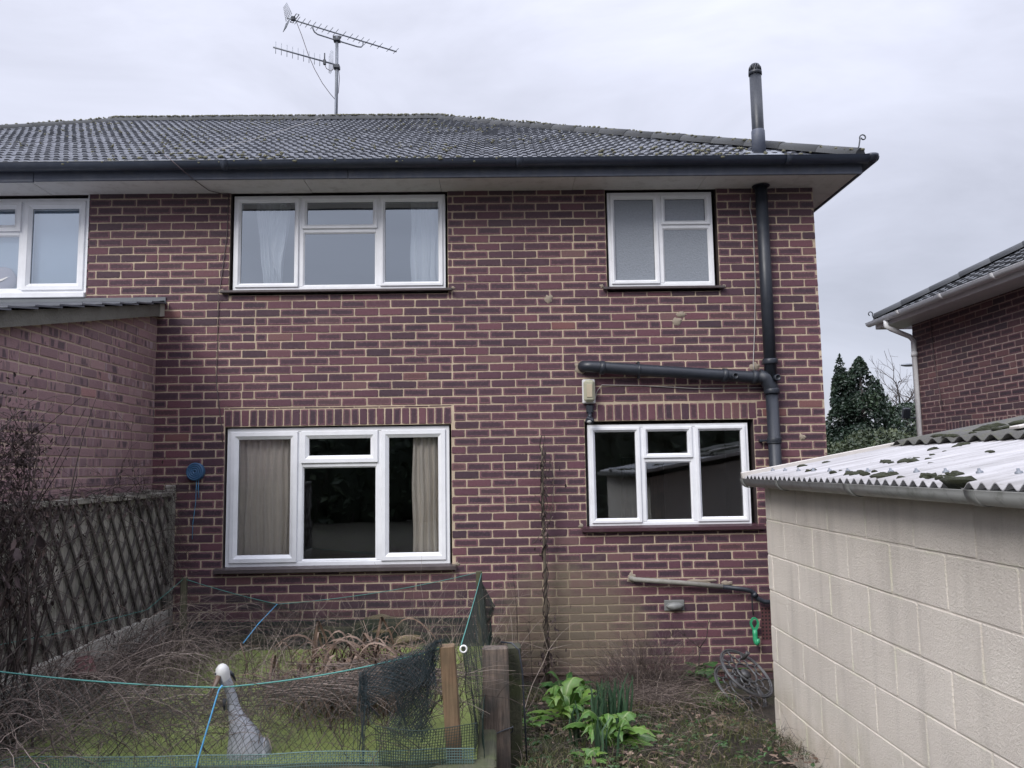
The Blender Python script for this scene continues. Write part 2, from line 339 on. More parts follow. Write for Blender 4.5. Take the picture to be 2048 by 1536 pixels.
def rnd_mat(name, stops, rough=0.8, spec=0.3, var=30, trans=0.0, rib=0.0):
    t = NT(name); r, g, b, a = t.attr(); c = t.ramp(r, stops)
    c = t.mix(t.rng(t.noise(var, 4, 0.6), 0.3, 0.7, 0, 0.5), c, t.mix(0.45, c, (0.01, 0.01, 0.006)))
    if rib: c = t.mix(t.rng(a, 0.16, 0.02, 0, rib), c, (0.30, 0.36, 0.16)); c = t.mix(t.rng(t.noise(70, 3, 0.6), 0.62, 0.70, 0, 0.5), c, (0.14, 0.10, 0.035))
    t.col(c); t.rough(rough); t.p.inputs['Specular IOR Level'].default_value = spec
    if trans:
        tl = t.n('ShaderNodeBsdfTranslucent'); t.l(c, tl.inputs[0]); mx = t.n('ShaderNodeMixShader'); mx.inputs[0].default_value = trans
        t.l(t.p.outputs[0], mx.inputs[1]); t.l(tl.outputs[0], mx.inputs[2]); t.l(mx.outputs[0], t.out.inputs[0])
    return t.m
M['twig'] = rnd_mat('dead_twig', [(0, (0.055, 0.042, 0.038)), (0.45, (0.14, 0.108, 0.095)), (0.8, (0.27, 0.218, 0.185)), (1, (0.42, 0.35, 0.295))])
M['twig_dark'] = rnd_mat('dark_twig', [(0, (0.034, 0.026, 0.025)), (0.6, (0.085, 0.064, 0.058)), (1, (0.17, 0.135, 0.115))])
M['dead_leaf'] = rnd_mat('dead_leaf', [(0, (0.034, 0.025, 0.027)), (0.6, (0.075, 0.055, 0.055)), (1, (0.14, 0.10, 0.09))], 0.8, 0.2)
M['reed'] = rnd_mat('dead_iris_leaf', [(0, (0.045, 0.028, 0.020)), (0.5, (0.13, 0.085, 0.058)), (0.8, (0.21, 0.15, 0.115)), (1, (0.30, 0.22, 0.17))], 0.7, 0.3, 22)
M['leaf'] = rnd_mat('fresh_leaf', [(0, (0.042, 0.115, 0.020)), (0.5, (0.085, 0.19, 0.032)), (1, (0.18, 0.29, 0.055))], 0.45, 0.5, 26, 0.25, 0.6)
M['leaf_mid'] = rnd_mat('green_leaf', [(0, (0.022, 0.070, 0.018)), (0.5, (0.038, 0.11, 0.028)), (1, (0.075, 0.17, 0.045))], 0.4, 0.5, 26, 0.2, 0.4)
M['daff'] = rnd_mat('daffodil_leaf', [(0, (0.026, 0.062, 0.034)), (0.6, (0.052, 0.105, 0.058)), (1, (0.09, 0.155, 0.085))], 0.45, 0.4, 26, 0.15)
M['grass'] = rnd_mat('grass_blade', [(0, (0.030, 0.040, 0.012)), (0.4, (0.055, 0.080, 0.022)), (0.75, (0.12, 0.12, 0.05)), (1, (0.20, 0.165, 0.10))], 0.7, 0.3, 26, 0.15)
M['ever'] = rnd_mat('evergreen_leaf', [(0, (0.010, 0.022, 0.015)), (0.6, (0.022, 0.042, 0.026)), (1, (0.05, 0.078, 0.045))], 0.42, 0.5, 6)
M['shrub_far'] = rnd_mat('far_shrub_leaf', [(0, (0.022, 0.034, 0.018)), (0.6, (0.046, 0.064, 0.032)), (1, (0.09, 0.11, 0.055))], 0.55, 0.4, 6)
M['bark'] = rnd_mat('bark', [(0, (0.05, 0.042, 0.042)), (1, (0.12, 0.10, 0.095))])

# ------------------------------------------------------------------ mesh helpers
class MB:
    def __init__(s): s.v = []; s.f = []; s.c = []; s.uv = []; s.mi = []; s.sm = []
    def face(s, idx, col=(0, 0, 0, 1), uv=None, mi=0, sm=False):
        s.f.append(tuple(idx)); n = len(idx)
        s.c.append(col if isinstance(col, list) else [col]*n); s.uv.append(uv or [(0, 0)]*n); s.mi.append(mi); s.sm.append(sm)
    def vert(s, p): s.v.append((p[0], p[1], p[2])); return len(s.v)-1
    def quad(s, a, b, c, d, col=(0, 0, 0, 1), mi=0, sm=False):
        i = [s.vert(p) for p in (a, b, c, d)]; s.face(i, col, None, mi, sm)
    def box(s, x0, x1, y0, y1, z0, z1, col=(0.5, 0.5, 0.5, 1), mi=0, bev=0.0, mtx=None):
        if bev <= 0:
            P = [(x, y, z) for z in (z0, z1) for y in (y0, y1) for x in (x0, x1)]
            F = [(0, 2, 3, 1), (4, 5, 7, 6), (0, 1, 5, 4), (2, 6, 7, 3), (0, 4, 6, 2), (1, 3, 7, 5)]
        else:
            b = bev; xs, ys, zs = (x0, x1), (y0, y1), (z0, z1); P = []; F = []
            idx = {}
            for i in (0, 1):
                for j in (0, 1):
                    for k in (0, 1):
                        sx, sy, sz = (b if i == 0 else -b), (b if j == 0 else -b), (b if k == 0 else -b)
                        for ax in range(3):
                            p = [xs[i]+sx, ys[j]+sy, zs[k]+sz]; p[ax] = (xs[i], ys[j], zs[k])[ax]
                            idx[i, j, k, ax] = len(P); P.append(tuple(p))
            for ax in range(3):
                o = [a for a in range(3) if a != ax]
                for sgn in (0, 1):
                    q = []
                    for (a_, b_) in ((0, 0), (1, 0), (1, 1), (0, 1)):
                        t = [0, 0, 0]; t[ax] = sgn; t[o[0]] = a_; t[o[1]] = b_; q.append(idx[t[0], t[1], t[2], ax])
                    F.append(tuple(q if (sgn == 1) ^ (ax == 1) else q[::-1]))
                for (a_, b_) in ((0, 0), (1, 0), (1, 1), (0, 1)):    # edges along axis ax
                    q = []
                    for sgn, order in ((0, (o[0], o[1])), (1, (o[1], o[0]))):
                        for fa in order:
                            t = [0, 0, 0]; t[ax] = sgn; t[o[0]] = a_; t[o[1]] = b_; q.append(idx[t[0], t[1], t[2], fa])
                    F.append(tuple(q))
            for i in (0, 1):
                for j in (0, 1):
                    for k in (0, 1): F.append((idx[i, j, k, 0], idx[i, j, k, 1], idx[i, j, k, 2]))
        base = len(s.v)
        for p in P: s.v.append(tuple(mtx @ Vector(p)) if mtx else p)
        for f in F: s.face([base+i for i in f], col, None, mi)
    def tube(s, pts, r, n=6, col=(0.5, 0.5, 0.5, 1), mi=0, caps=True, sm=True):
        pts = [Vector(p) for p in pts]
        if len(pts) < 2: return
        rs = r if isinstance(r, (list, tuple)) else [r]*len(pts)
        t0 = (pts[1]-pts[0]); t0 = t0.normalized() if t0.length > 1e-9 else Vector((0, 0, 1))
        up = Vector((0, 0, 1)) if abs(t0.z) < 0.9 else Vector((1, 0, 0))
        nx = t0.cross(up).normalized(); rings = []
        for i, p in enumerate(pts):
            if i == 0: t = t0
            elif i == len(pts)-1: t = pts[i]-pts[i-1]
            else: t = pts[i+1]-pts[i-1]
            t = t.normalized() if t.length > 1e-9 else t0
            nx = nx-t*nx.dot(t); nx = nx.normalized() if nx.length > 1e-6 else t.orthogonal().normalized()
            by = t.cross(nx); base = len(s.v)
            for k in range(n):
                a = 2*PI*k/n; q = p+nx*(math.cos(a)*rs[i])+by*(math.sin(a)*rs[i]); s.v.append((q.x, q.y, q.z))
            rings.append(base)
        for i in range(len(rings)-1):
            a, b = rings[i], rings[i+1]
            for k in range(n):
                s.face((a+k, a+(k+1) % n, b+(k+1) % n, b+k), col, None, mi, sm)
        if caps and n > 2:
            s.face([rings[0]+k for k in range(n)][::-1], col, None, mi); s.face([rings[-1]+k for k in range(n)], col, None, mi)
    def lathe(s, prof, axis_o, axis_d, n=24, col=(0.5, 0.5, 0.5, 1), mi=0, sm=True):
        o = Vector(axis_o); d = Vector(axis_d).normalized(); a1 = d.orthogonal().normalized(); a2 = d.cross(a1); rings = []
        for (h, r) in prof:
            b = len(s.v)
            for k in range(n):
                a = 2*PI*k/n; q = o+d*h+a1*(math.cos(a)*r)+a2*(math.sin(a)*r); s.v.append((q.x, q.y, q.z))
            rings.append(b)
        for i in range(len(rings)-1):
            for k in range(n): s.face((rings[i]+k, rings[i]+(k+1) % n, rings[i+1]+(k+1) % n, rings[i+1]+k), col, None, mi, sm)
    def blob(s, c, rx, ry, rz, seed=0, amp=0.3, fr=1.5, lat=5, lon=8, col=(0.5, 0.5, 0.5, 1), mi=0, mtx=None):
        base = len(s.v); c = Vector(c); off = Vector((seed*3.7, seed*1.3, seed*7.1))
        def P(d):
            k = 1+amp*mnoise.noise(d*fr+off); q = Vector((d.x*rx, d.y*ry, d.z*rz))*k
            return tuple(c+(mtx @ q if mtx else q))
        s.v.append(P(Vector((0, 0, 1))))
        for i in range(1, lat):
            th = PI*i/lat
            for j in range(lon):
                ph = 2*PI*j/lon; s.v.append(P(Vector((math.sin(th)*math.cos(ph), math.sin(th)*math.sin(ph), math.cos(th)))))
        s.v.append(P(Vector((0, 0, -1)))); last = len(s.v)-1
        for j in range(lon):
            s.face((base, base+1+j, base+1+(j+1) % lon), col, None, mi, True)
            b = base+1+(lat-2)*lon; s.face((last, b+(j+1) % lon, b+j), col, None, mi, True)
        for i in range(lat-2):
            for j in range(lon):
                a = base+1+i*lon; b = a+lon; s.face((a+j, b+j, b+(j+1) % lon, a+(j+1) % lon), col, None, mi, True)
    def strip(s, pts, widths, side, col=(0.5, 0.5, 0.5, 1), fold=0.0, mi=0, ragged=0.0, rng=None):
        # leaf blade: centre line pts, half widths, side vectors; folded along the midrib
        L = []
        for i, p in enumerate(pts):
            p = Vector(p); sd = Vector(side[i] if isinstance(side, list) else side)
            t = (Vector(pts[min(i+1, len(pts)-1)])-Vector(pts[max(i-1, 0)])); nrm = sd.cross(t); nrm = nrm.normalized() if nrm.length > 1e-9 else Vector((0, 0, 1))
            ka, kb = (1.0, 1.0) if not ragged else (1+rng.uniform(-ragged, ragged*0.7), 1+rng.uniform(-ragged, ragged*0.7))
            la, lb = (0, 0) if not ragged else (rng.uniform(-.25, .25)*widths[i], rng.uniform(-.25, .25)*widths[i])
            h = fold*widths[i]
            L.append((s.vert(p-sd*widths[i]*ka+nrm*(h+la)), s.vert(p), s.vert(p+sd*widths[i]*kb+nrm*(h+lb))))
        ce, cm = (col[0], col[1], 1, 1), (col[0], col[1], 0, 1)
        for i in range(len(L)-1):
            a, b = L[i], L[i+1]
            s.face((a[0], a[1], b[1], b[0]), [ce, cm, cm, ce], None, mi, True); s.face((a[1], a[2], b[2], b[1]), [cm, ce, ce, cm], None, mi, True)
    def build(s, name, mats, parent=None):
        me = bpy.data.meshes.new(name); me.from_pydata(s.v, [], s.f)
        if not isinstance(mats, (list, tuple)): mats = [mats]
        for m in mats: me.materials.append(m)
        me.polygons.foreach_set('material_index', s.mi); me.polygons.foreach_set('use_smooth', s.sm)
        ca = me.color_attributes.new('rnd', 'FLOAT_COLOR', 'CORNER')
        flat = []
        for c in s.c:
            for q in c: flat.extend(q)
        ca.data.foreach_set('color', flat)
        ul = me.uv_layers.new(name='uv'); fu = []
        for u in s.uv:
            for q in u: fu.extend(q)
        ul.data.foreach_set('uv', fu)
        me.update()
        o = bpy.data.objects.new(name, me); COL.objects.link(o)
        if parent is not None:
            o.parent = parent; o.matrix_parent_inverse = Matrix.Translation(-parent.location)
        return o

def tag(o, label=None, cat=None, group=None, kind=None):
    if label: o['label'] = label
    if cat: o['category'] = cat
    if group: o['group'] = group
    if kind: o['kind'] = kind
    return o
def thing(name, loc, label, cat, group=None):
    o = bpy.data.objects.new(name, None); o.empty_display_size = 0.2; o.location = loc; COL.objects.link(o)
    return tag(o, label, cat, group)
def arc(p, q, sag, n=14):
    p, q = Vector(p), Vector(q)
    return [p.lerp(q, i/n)-Vector((0, 0, sag*4*(i/n)*(1-i/n))) for i in range(n+1)]

# ------------------------------------------------------------------ brickwork
def subtract(iv, cut):
    res = []
    for a, b in iv:
        if cut[1] <= a or cut[0] >= b: res.append((a, b)); continue
        if cut[0] > a: res.append((a, cut[0]))
        if cut[1] < b: res.append((cut[1], b))
    return res
def brick_piece(mb, F, u0, u1, v0, v1, proud, rng, heart=0.014, bev=0.0025, jit=0.0012, mi=0, depth=0.012):
    if u1-u0 < 0.012 or v1-v0 < 0.007: return
    r, g, b = rng.random(), rng.random(), rng.random()
    tu, tv = rng.uniform(0, 40), rng.uniform(0, 40); pr = proud+rng.uniform(-0.0012, 0.0012)
    hin = min(heart, (u1-u0)*0.3, (v1-v0)*0.3); rings = []
    J = [(rng.uniform(-jit, jit), rng.uniform(-jit, jit)) for _ in range(4)]; K = [rng.uniform(0.12, 0.5)*min(0.018, (v1-v0)*0.28) for _ in range(4)]
    for ins, pp, al in ((0.0, -depth, 0.0), (0.0, pr-bev, 0.0), (bev, pr, 0.0), (hin, pr+0.0004, 1.0)):
        q = []
        for k, (x, y, sx_, sy_) in enumerate(((u0+ins, v0+ins, 1, 1), (u1-ins, v0+ins, -1, 1), (u1-ins, v1-ins, -1, -1), (u0+ins, v1-ins, 1, -1))):
            x += J[k][0]; y += J[k][1]; c = K[k]*(1.0 if ins < hin else 0.9)
            two = [(x, y+sy_*c), (x+sx_*c, y)] if k % 2 == 0 else [(x+sx_*c, y), (x, y+sy_*c)]
            for (xx_, yy_) in two: q.append((mb.vert(F(xx_, yy_, pp)), (r, g, al, 1), (xx_+tu, yy_+tv)))
        rings.append(q)
    for A, B in zip(rings, rings[1:]):
        for k in range(8):
            c = [A[k], A[(k+1) % 8], B[(k+1) % 8], B[k]]
            mb.face([i[0] for i in c], [i[1] for i in c], [i[2] for i in c], mi)
    mb.face([i[0] for i in rings[-1]], [i[1] for i in rings[-1]], [i[2] for i in rings[-1]], mi)
def brick_wall(mb, F, u0, u1, v0, v1, seed, openings=(), soldiers=(), bl=0.225, bh=0.075, jn=0.0105, proud=0.0042, u_off=0.0, mi=0, mmi=1, heart=0.021,
               jit=0.0022, bev=0.0025, top=None):
    """openings: (ua,ub,va,vb) holes; soldiers: (ua,ub,va,vb) strips of upright bricks"""
    rng = random.Random(seed)
    nrow = int(math.ceil((v1-v0)/bh))
    for k in range(nrow):
        a, b = v0+k*bh+jn/2, min(v0+(k+1)*bh-jn/2, v1)
        off = u_off+(bl/2 if k % 2 else 0.0)+rng.uniform(-0.008, 0.008)
        i = math.floor((u0-off)/bl)-1
        iv = [(u0, u1, a, b)]
        for o in list(openings)+list(soldiers):
            nv = []
            for (c, d, lo, hi) in iv:
                if o[1] <= c or o[0] >= d or o[3] <= lo+0.002 or o[2] >= hi-0.002: nv.append((c, d, lo, hi)); continue
                if o[0] > c: nv.append((c, o[0], lo, hi))
                if o[1] < d: nv.append((o[1], d, lo, hi))
                if o[2]-lo > 0.012: nv.append((max(c, o[0]), min(d, o[1]), lo, o[2]-0.003))
                if hi-o[3] > 0.012: nv.append((max(c, o[0]), min(d, o[1]), o[3]+0.006, hi))
            iv = nv
        while off+i*bl < u1:
            p, q = off+i*bl+jn/2+rng.uniform(-0.0015, 0.0015), off+(i+1)*bl-jn/2
            parts = [(p, q)]
            if rng.random() < 0.035 and bl > 0.2 and bl < 0.3: m = (p+q)/2; parts = [(p, m-jn/2), (m+jn/2, q)]
            for (p_, q_) in parts:
                for (c, d, lo, hi) in iv:
                    x, y = max(p_, c+(jn*0.3 if c > u0 else 0)), min(q_, d-(jn*0.3 if d < u1 else 0))
                    bb = hi
                    if top:
                        bb = min(hi, top(x), top(y))
                    if y-x > 0.02 and bb-lo > 0.008: brick_piece(mb, F, x, y, lo, bb, proud, rng, heart, bev, jit, mi)
            i += 1
    for (ua, ub, va, vb) in soldiers:
        n = max(1, round((ub-ua)/bh)); st = (ub-ua)/n
        for i in range(n):
            brick_piece(mb, F, ua+i*st+jn/2, ua+(i+1)*st-jn/2, va+jn/2, vb-jn/2, proud, rng, heart*0.8, bev, jit, mi)
    # mortar bed behind the bricks with the openings left out
    us = sorted(set([u0, u1]+[x for o in openings for x in o[:2] if u0 < x < u1])); vs = sorted(set([v0, v1]+[x for o in openings for x in o[2:] if v0 < x < v1]))
    for i in range(len(us)-1):
        for j in range(len(vs)-1):
            cu, cv = (us[i]+us[i+1])/2, (vs[j]+vs[j+1])/2
            if any(o[0] < cu < o[1] and o[2] < cv < o[3] for o in openings): continue
            A, B, C, D = us[i], us[i+1], vs[j], vs[j+1]
            if top: mb.quad(F(A, C, 0), F(B, C, 0), F(B, min(D, top(B)), 0), F(A, min(D, top(A)), 0), (0.5, 0.5, 0.5, 1), mmi)
            else: mb.quad(F(A, C, 0), F(B, C, 0), F(B, D, 0), F(A, D, 0), (0.5, 0.5, 0.5, 1), mmi)

# ------------------------------------------------------------------ ground
def gz(x, y):
    t = max(0.0, min(1.0, (-y-0.1)/3.0)); z = 0.06+0.29*t+0.10*max(0.0, min(1.0, (-y-3.0)/3.0))
    return z
def ground():
    mb = MB(); xs = []; ys = []
    x = -60.0
    while x < 80: xs.append(x); x += 0.12 if -3.6 < x < 2.6 else (1.0 if -8 < x < 8 else 8.0)
    y = -60.0
    while y < 400: ys.append(y); y += 0.12 if -4.6 < y < 0.3 else (1.0 if -10 < y < 10 else 10.0)
    idx = {}
    for i, a in enumerate(xs):
        for j, b in enumerate(ys):
            z = gz(a, b)
            if -3.6 < a < 2.6 and -4.8 < b < 0.4:
                z += 0.05*mnoise.noise(Vector((a*2.1, b*2.1, 0.3)))+0.035*mnoise.noise(Vector((a*7, b*7, 4.3)))
                z -= 0.10*math.exp(-((a-1.9)**2+(b+0.95)**2)/0.12)
            if -2.8 < a < -0.1 and -3.0 < b < -0.5: z -= 0.3
            if b > 8: z = 0.06+0.0*b
            idx[i, j] = mb.vert((a, b, z))
    for i in range(len(xs)-1):
        for j in range(len(ys)-1): mb.face((idx[i, j], idx[i+1, j], idx[i+1, j+1], idx[i, j+1]), (0.5, 0.5, 0.5, 1), None, 0, True)
    return tag(mb.build('ground', M['soil']), kind='structure')
ground()

# ------------------------------------------------------------------ the house (semi-detached pair)
HX0, HX1, HZ = -9.15, 2.982, 4.53
house = thing('brick_house', (-3.0, 0, 0), 'two storey purple brick semi-detached house with white windows and dark tiled hipped roof', 'house')
FR = lambda u, v, p: (u, -p, v)                      # rear wall: u = X, v = Z
WIN = {                                              # outer frames: x0, x1, z0, z1
    'UL': (-2.43, -0.468, 3.61, 4.505), 'UR': (1.05, 2.037, 3.602, 4.505),
    'LL': (-2.448, -0.445, 1.104, 2.338), 'LR': (0.811, 2.28, 1.412, 2.324), 'NL': (-5.57, -3.765, 3.60, 4.50)}
mb = MB(); ops = []; sol = []
for k, (a, b, c, d) in WIN.items():
    e = {'UL': (0.022, 0.022), 'UR': (0.024, 0.034), 'LL': (0.012, 0.02), 'LR': (0.028, 0.045), 'NL': (0.01, 0.012)}[k]
    ops.append((a-e[0], b+e[1], c-0.055, d+(0.03 if d > 3 else 0.012)+(0.02 if k == 'LR' else 0)))
sol = [(-2.47, -0.42, ops[2][3], ops[2][3]+0.155), (0.90, 2.36, ops[3][3], ops[3][3]+0.155)]
brick_wall(mb, FR, HX0, HX1+0.0045, -0.10, 4.53, 11, ops, sol, u_off=0.045)
for (a, b, c, d) in ops:                             # reveals
    for (p, q) in (((a, c), (a, d)), ((a, d), (b, d)), ((b, d), (b, c))):
        mb.quad((p[0], 0, p[1]), (p[0], 0.11, p[1]), (q[0], 0.11, q[1]), (q[0], 0, q[1]), (0.1, 0.1, 0.1, 1), 2)
mb.build('wall', [M['brick'], M['mortar'], M['sill']], house)
mb = MB(); FS = lambda u, v, p: (HX1+p, u, v)
brick_wall(mb, FS, 0.0, 7.2, -0.10, 4.53, 12, u_off=0.11)
mb.quad((HX1, 7.2, -.1), (HX0, 7.2, -.1), (HX0, 7.2, 4.53), (HX1, 7.2, 4.53), (0.5, 0.5, 0.5, 1), 0)
mb.quad((HX0, 7.2, -.1), (HX0, 0, -.1), (HX0, 0, 4.53), (HX0, 7.2, 4.53), (0.5, 0.5, 0.5, 1), 0)
mb.build('wall', [M['brick'], M['mortar']], house)

# projecting plinth course near the foot of the wall
mb = MB(); rng = random.Random(5); x = -2.9
while x < 2.97:
    x2 = min(x+0.3, 2.985); mb.box(x+0.002, x2-0.002, -0.020, 0.002, 0.128, 0.150+rng.uniform(-.002, .002), (rng.random(), 0, 0, 1), 0, 0.003); x = x2
mb.build('plinth_course', M['plinth'], house)

def rect_ring(mb, x0, x1, z0, z1, prof, col=(0.5, 0.5, 0.5, 1), mi=0):
    R = []
    for ins, y in prof:
        R.append([mb.vert(p) for p in ((x0+ins, y, z0+ins), (x1-ins, y, z0+ins), (x1-ins, y, z1-ins), (x0+ins, y, z1-ins))])
    for A, B in zip(R, R[1:]):
        for k in range(4): mb.face((A[k], A[(k+1) % 4], B[(k+1) % 4], B[k]), col, None, mi)
def window(parent, rect, cells, gmat, sill=None, yf=0.032, fw=0.046, pvc_m='pvc', sash_w=0.055):
    """cells: (fx0, fx1, fz0, fz1, kind) fractions of the frame, fz from the top; kind sash or fixed"""
    x0, x1, z0, z1 = rect; W, H = x1-x0, z1-z0
    f = MB()
    rect_ring(f, x0, x1, z0, z1, [(0, yf+0.06), (0, yf+0.003), (0.003, yf), (fw*0.62, yf), (fw, yf+0.016), (fw, yf+0.06)])
    xs = sorted(set(round(c[0], 3) for c in cells) - {0.0})
    for fx in xs:
        cx = x0+W*fx; f.box(cx-0.028, cx+0.028, yf+0.0015, yf+0.05, z0+fw*0.75, z1-fw*0.75, bev=0.004)
    for c in cells:
        if c[2] > 0.01:
            cz = z1-H*c[2]; a = x0+W*c[0]+(0.028 if c[0] > 0 else fw*0.8); b = x0+W*c[1]-(0.028 if c[1] < 1 else fw*0.8)
            f.box(a, b, yf+0.003, yf+0.048, cz-0.024, cz+0.024, bev=0.004)
    win = f.build('window', M[pvc_m], parent)
    for (a, b, c, d, kind) in cells:
        ax = x0+W*a+(fw*0.7 if a <= 0 else 0.019); bx = x0+W*b-(fw*0.7 if b >= 1 else 0.019)
        tz = z1-H*c-(fw*0.7 if c <= 0 else 0.014); bz = z1-H*d+(fw*0.7 if d >= 1 else 0.014)
        if kind == 'sash':
            s = MB(); sw = sash_w
            rect_ring(s, ax-0.004, bx+0.004, bz-0.004, tz+0.004, [(0, yf+0.012), (0, yf-0.010), (0.004, yf-0.015), (sw*0.55, yf-0.015), (sw*0.62, yf-0.011), (sw, yf+0.006), (sw, yf+0.05)])
            s.build('sash', M[pvc_m], win); ins = sw-0.006
        else:
            ins = 0.016; g = MB()
            rect_ring(g, ax, bx, bz, tz, [(0, yf+0.004), (0.008, yf+0.004), (ins+0.004, yf+0.016), (ins+0.004, yf+0.05)]); g.build('glazing_bead', M[pvc_m], win)
        p = MB(); y = yf+0.020
        p.quad((ax+ins, y, bz+ins), (bx-ins, y, bz+ins), (bx-ins, y, tz-ins), (ax+ins, y, tz-ins)); p.build('pane', gmat, win)
        g = MB(); rect_ring(g, ax+ins-0.001, bx-ins+0.001, bz+ins-0.001, tz-ins+0.001, [(0, y-0.003), (0.004, y-0.003), (0.005, y-0.0005)]); g.build('gasket', M['dark'], win)
    if sill:
        a, b, c, d, m = sill; s = MB()
        P = [(-0.055, d-0.008), (-0.055, c), (-0.045, c-0.004), (0.0, c), (0.095, c+0.002), (0.095, d+0.012), (0.0, d+0.004)]
        L = [s.vert((a, y, z)) for y, z in P]; R_ = [s.vert((b, y, z)) for y, z in P]; n = len(P)
        for k in range(n): s.face((L[k], R_[k], R_[(k+1) % n], L[(k+1) % n]))
        s.face(L[::-1]); s.face(R_)
        s.build('sill', M[m], win)
    return win
C3 = lambda a, b, t: [(0, a, 0, 1, 'sash'), (a, b, 0, t, 'sash'), (a, b, t, 1, 'fixed'), (b, 1, 0, 1, 'sash')]
window(house, WIN['UL'], C3(0.315, 0.685, 0.37), M['glass'], (-2.515, -0.408, 3.575, 3.602, 'sill'), fw=0.040, sash_w=0.042)
window(house, WIN['UR'], [(0, 0.495, 0, 1, 'sash'), (0.495, 1, 0, 0.36, 'sash'), (0.495, 1, 0.36, 1, 'fixed')], M['frosted'], (0.985, 2.105, 3.568, 3.596, 'sill'), fw=0.042, sash_w=0.040)
window(house, WIN['LL'], C3(0.325, 0.685, 0.27), M['glass_low'], (-2.520, -0.393, 1.060, 1.098, 'sill'), fw=0.055, sash_w=0.068)
window(house, WIN['LR'], C3(0.335, 0.660, 0.35), M['glass_low'], (0.735, 2.372, 1.368, 1.406, 'sill_red'), fw=0.042, sash_w=0.042)
window(house, WIN['NL'], C3(0.335, 0.665, 0.36), M['glass'], None, fw=0.05, sash_w=0.066)
mb = MB(); mb.box(-5.60, -3.755, -0.03, 0.05, 3.550, 3.600, bev=0.006); mb.box(-3.765, -3.735, 0.0, 0.06, 3.60, 4.52, bev=0.003)
mb.build('window_cill', M['pvc'], house)

def room(x0, x1, z0, z1, depth, m):
    r = MB(); y0 = 0.12
    r.quad((x0, depth, z0), (x1, depth, z0), (x1, depth, z1), (x0, depth, z1)); r.quad((x0, y0, z0), (x1, y0, z0), (x1, depth, z0), (x0, depth, z0))
    r.quad((x0, y0, z1), (x0, depth, z1), (x1, depth, z1), (x1, y0, z1)); r.quad((x0, y0, z0), (x0, depth, z0), (x0, depth, z1), (x0, y0, z1))
    r.quad((x1, y0, z0), (x1, y0, z1), (x1, depth, z1), (x1, depth, z0)); return r.build('room', M[m], house)
room(-2.9, 0.2, 2.50, 4.52, 3.4, 'interior_up'); room(0.3, 2.9, 2.5, 4.52, 2.4, 'interior_up'); room(-6.0, -3.2, 2.5, 4.52, 3.0, 'interior_up')
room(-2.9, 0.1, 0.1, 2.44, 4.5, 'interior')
kr = room(0.2, 2.9, 0.1, 2.44, 3.0, 'interior_up')
mb = MB(); mb.box(1.55, 2.05, 2.70, 2.985, 0.12, 2.05, bev=0.01); mb.build('inner_door', M['sleeper'], house)
mb = MB(); mb.box(0.3, 0.95, 1.2, 1.25, 0.12, 2.4, bev=0.01); mb.build('partition', M['interior_up'], house)

# roof
PT = math.atan(0.549); YE, ZE, YR = -0.45, 4.608, 3.6
XE1 = 3.30; XE0 = -6.0-XE1
def tile_slope(mb, O, U, S, N, u_lo, u_hi, clip, ncourse, gauge, seed, per=0.150, rise=0.024, thick=0.030, k_=1.0):
    rng = random.Random(seed); O, U, S, N = map(Vector, (O, U, S, N))
    prof = [(0.0, 0.0), (0.30*per, 0.0), (0.46*per, rise), (0.84*per, rise), (0.99*per, 0.0)]
    for k in range(ncourse):
        s0, s1 = k*gauge, (k+1)*gauge+0.03; lo, hi = clip(k*gauge)
        prev = None; ti = 0; su = -per+rng.uniform(-0.006, 0.006)
        n = int((u_hi-u_lo)/per)+2; jz = 0; tone = rng.random(); js = 0
        for i in range(n):
            if i % 2 == 0: jz = rng.uniform(-0.0025, 0.004); js = rng.uniform(-0.007, 0.007); tone = rng.random()
            for (pu, ph) in prof:
                uu = u_lo+su+i*per+pu; cu = min(max(uu, lo), hi)
                ht = thick+ph+jz; hb = ph*0.9
                A = O+U*cu+S*(s0+js)+N*ht; B = O+U*cu+S*s1+N*hb; C = O+U*cu+S*(s0+js)+N*(ph*0.25-0.004)
                cur = (mb.vert(A), mb.vert(B), mb.vert(C), cu)
                if prev is not None and cur[3]-prev[3] > 1e-5:
                    c = (tone, rng.random(), 0, 1)
                    mb.face((prev[0], cur[0], cur[1], prev[1]), c); mb.face((prev[2], cur[2], cur[0], prev[0]), c)
                prev = cur
mb = MB(); cp, sp = math.cos(PT), math.sin(PT); slope_len = (YR-YE)/cp; NC = 25; g = slope_len/NC
tile_slope(mb, (0, YE-0.015, ZE), (1, 0, 0), (0, cp, sp), (0, -sp, cp), XE0, XE1, lambda s: (XE0+s*cp, XE1-s*cp-0.02), NC, g, 31, 0.089, 0.0135, 0.0165)
tile_slope(mb, (XE1, 0, ZE), (0, 1, 0), (-cp, 0, sp), (sp, 0, cp), YE, 2*YR-YE, lambda s: (YE+s*cp+0.16, 2*YR-YE-s*cp), NC, g, 32, 0.089, 0.0135, 0.0165)
ZR = ZE+(YR-YE)*math.tan(PT)
mb.quad((XE0, 2*YR-YE, ZE), (XE1, 2*YR-YE, ZE), (XE1-(YR-YE), YR, ZR), (XE0+(YR-YE), YR, ZR), (0.5, 0.5, 0, 1))
mb.quad((XE0, YE, ZE), (XE0, 2*YR-YE, ZE), (XE0+(YR-YE), YR+0.001, ZR), (XE0+(YR-YE), YR, ZR), (0.5, 0.5, 0, 1))
roof = mb.build('roof', M['tile'], house)
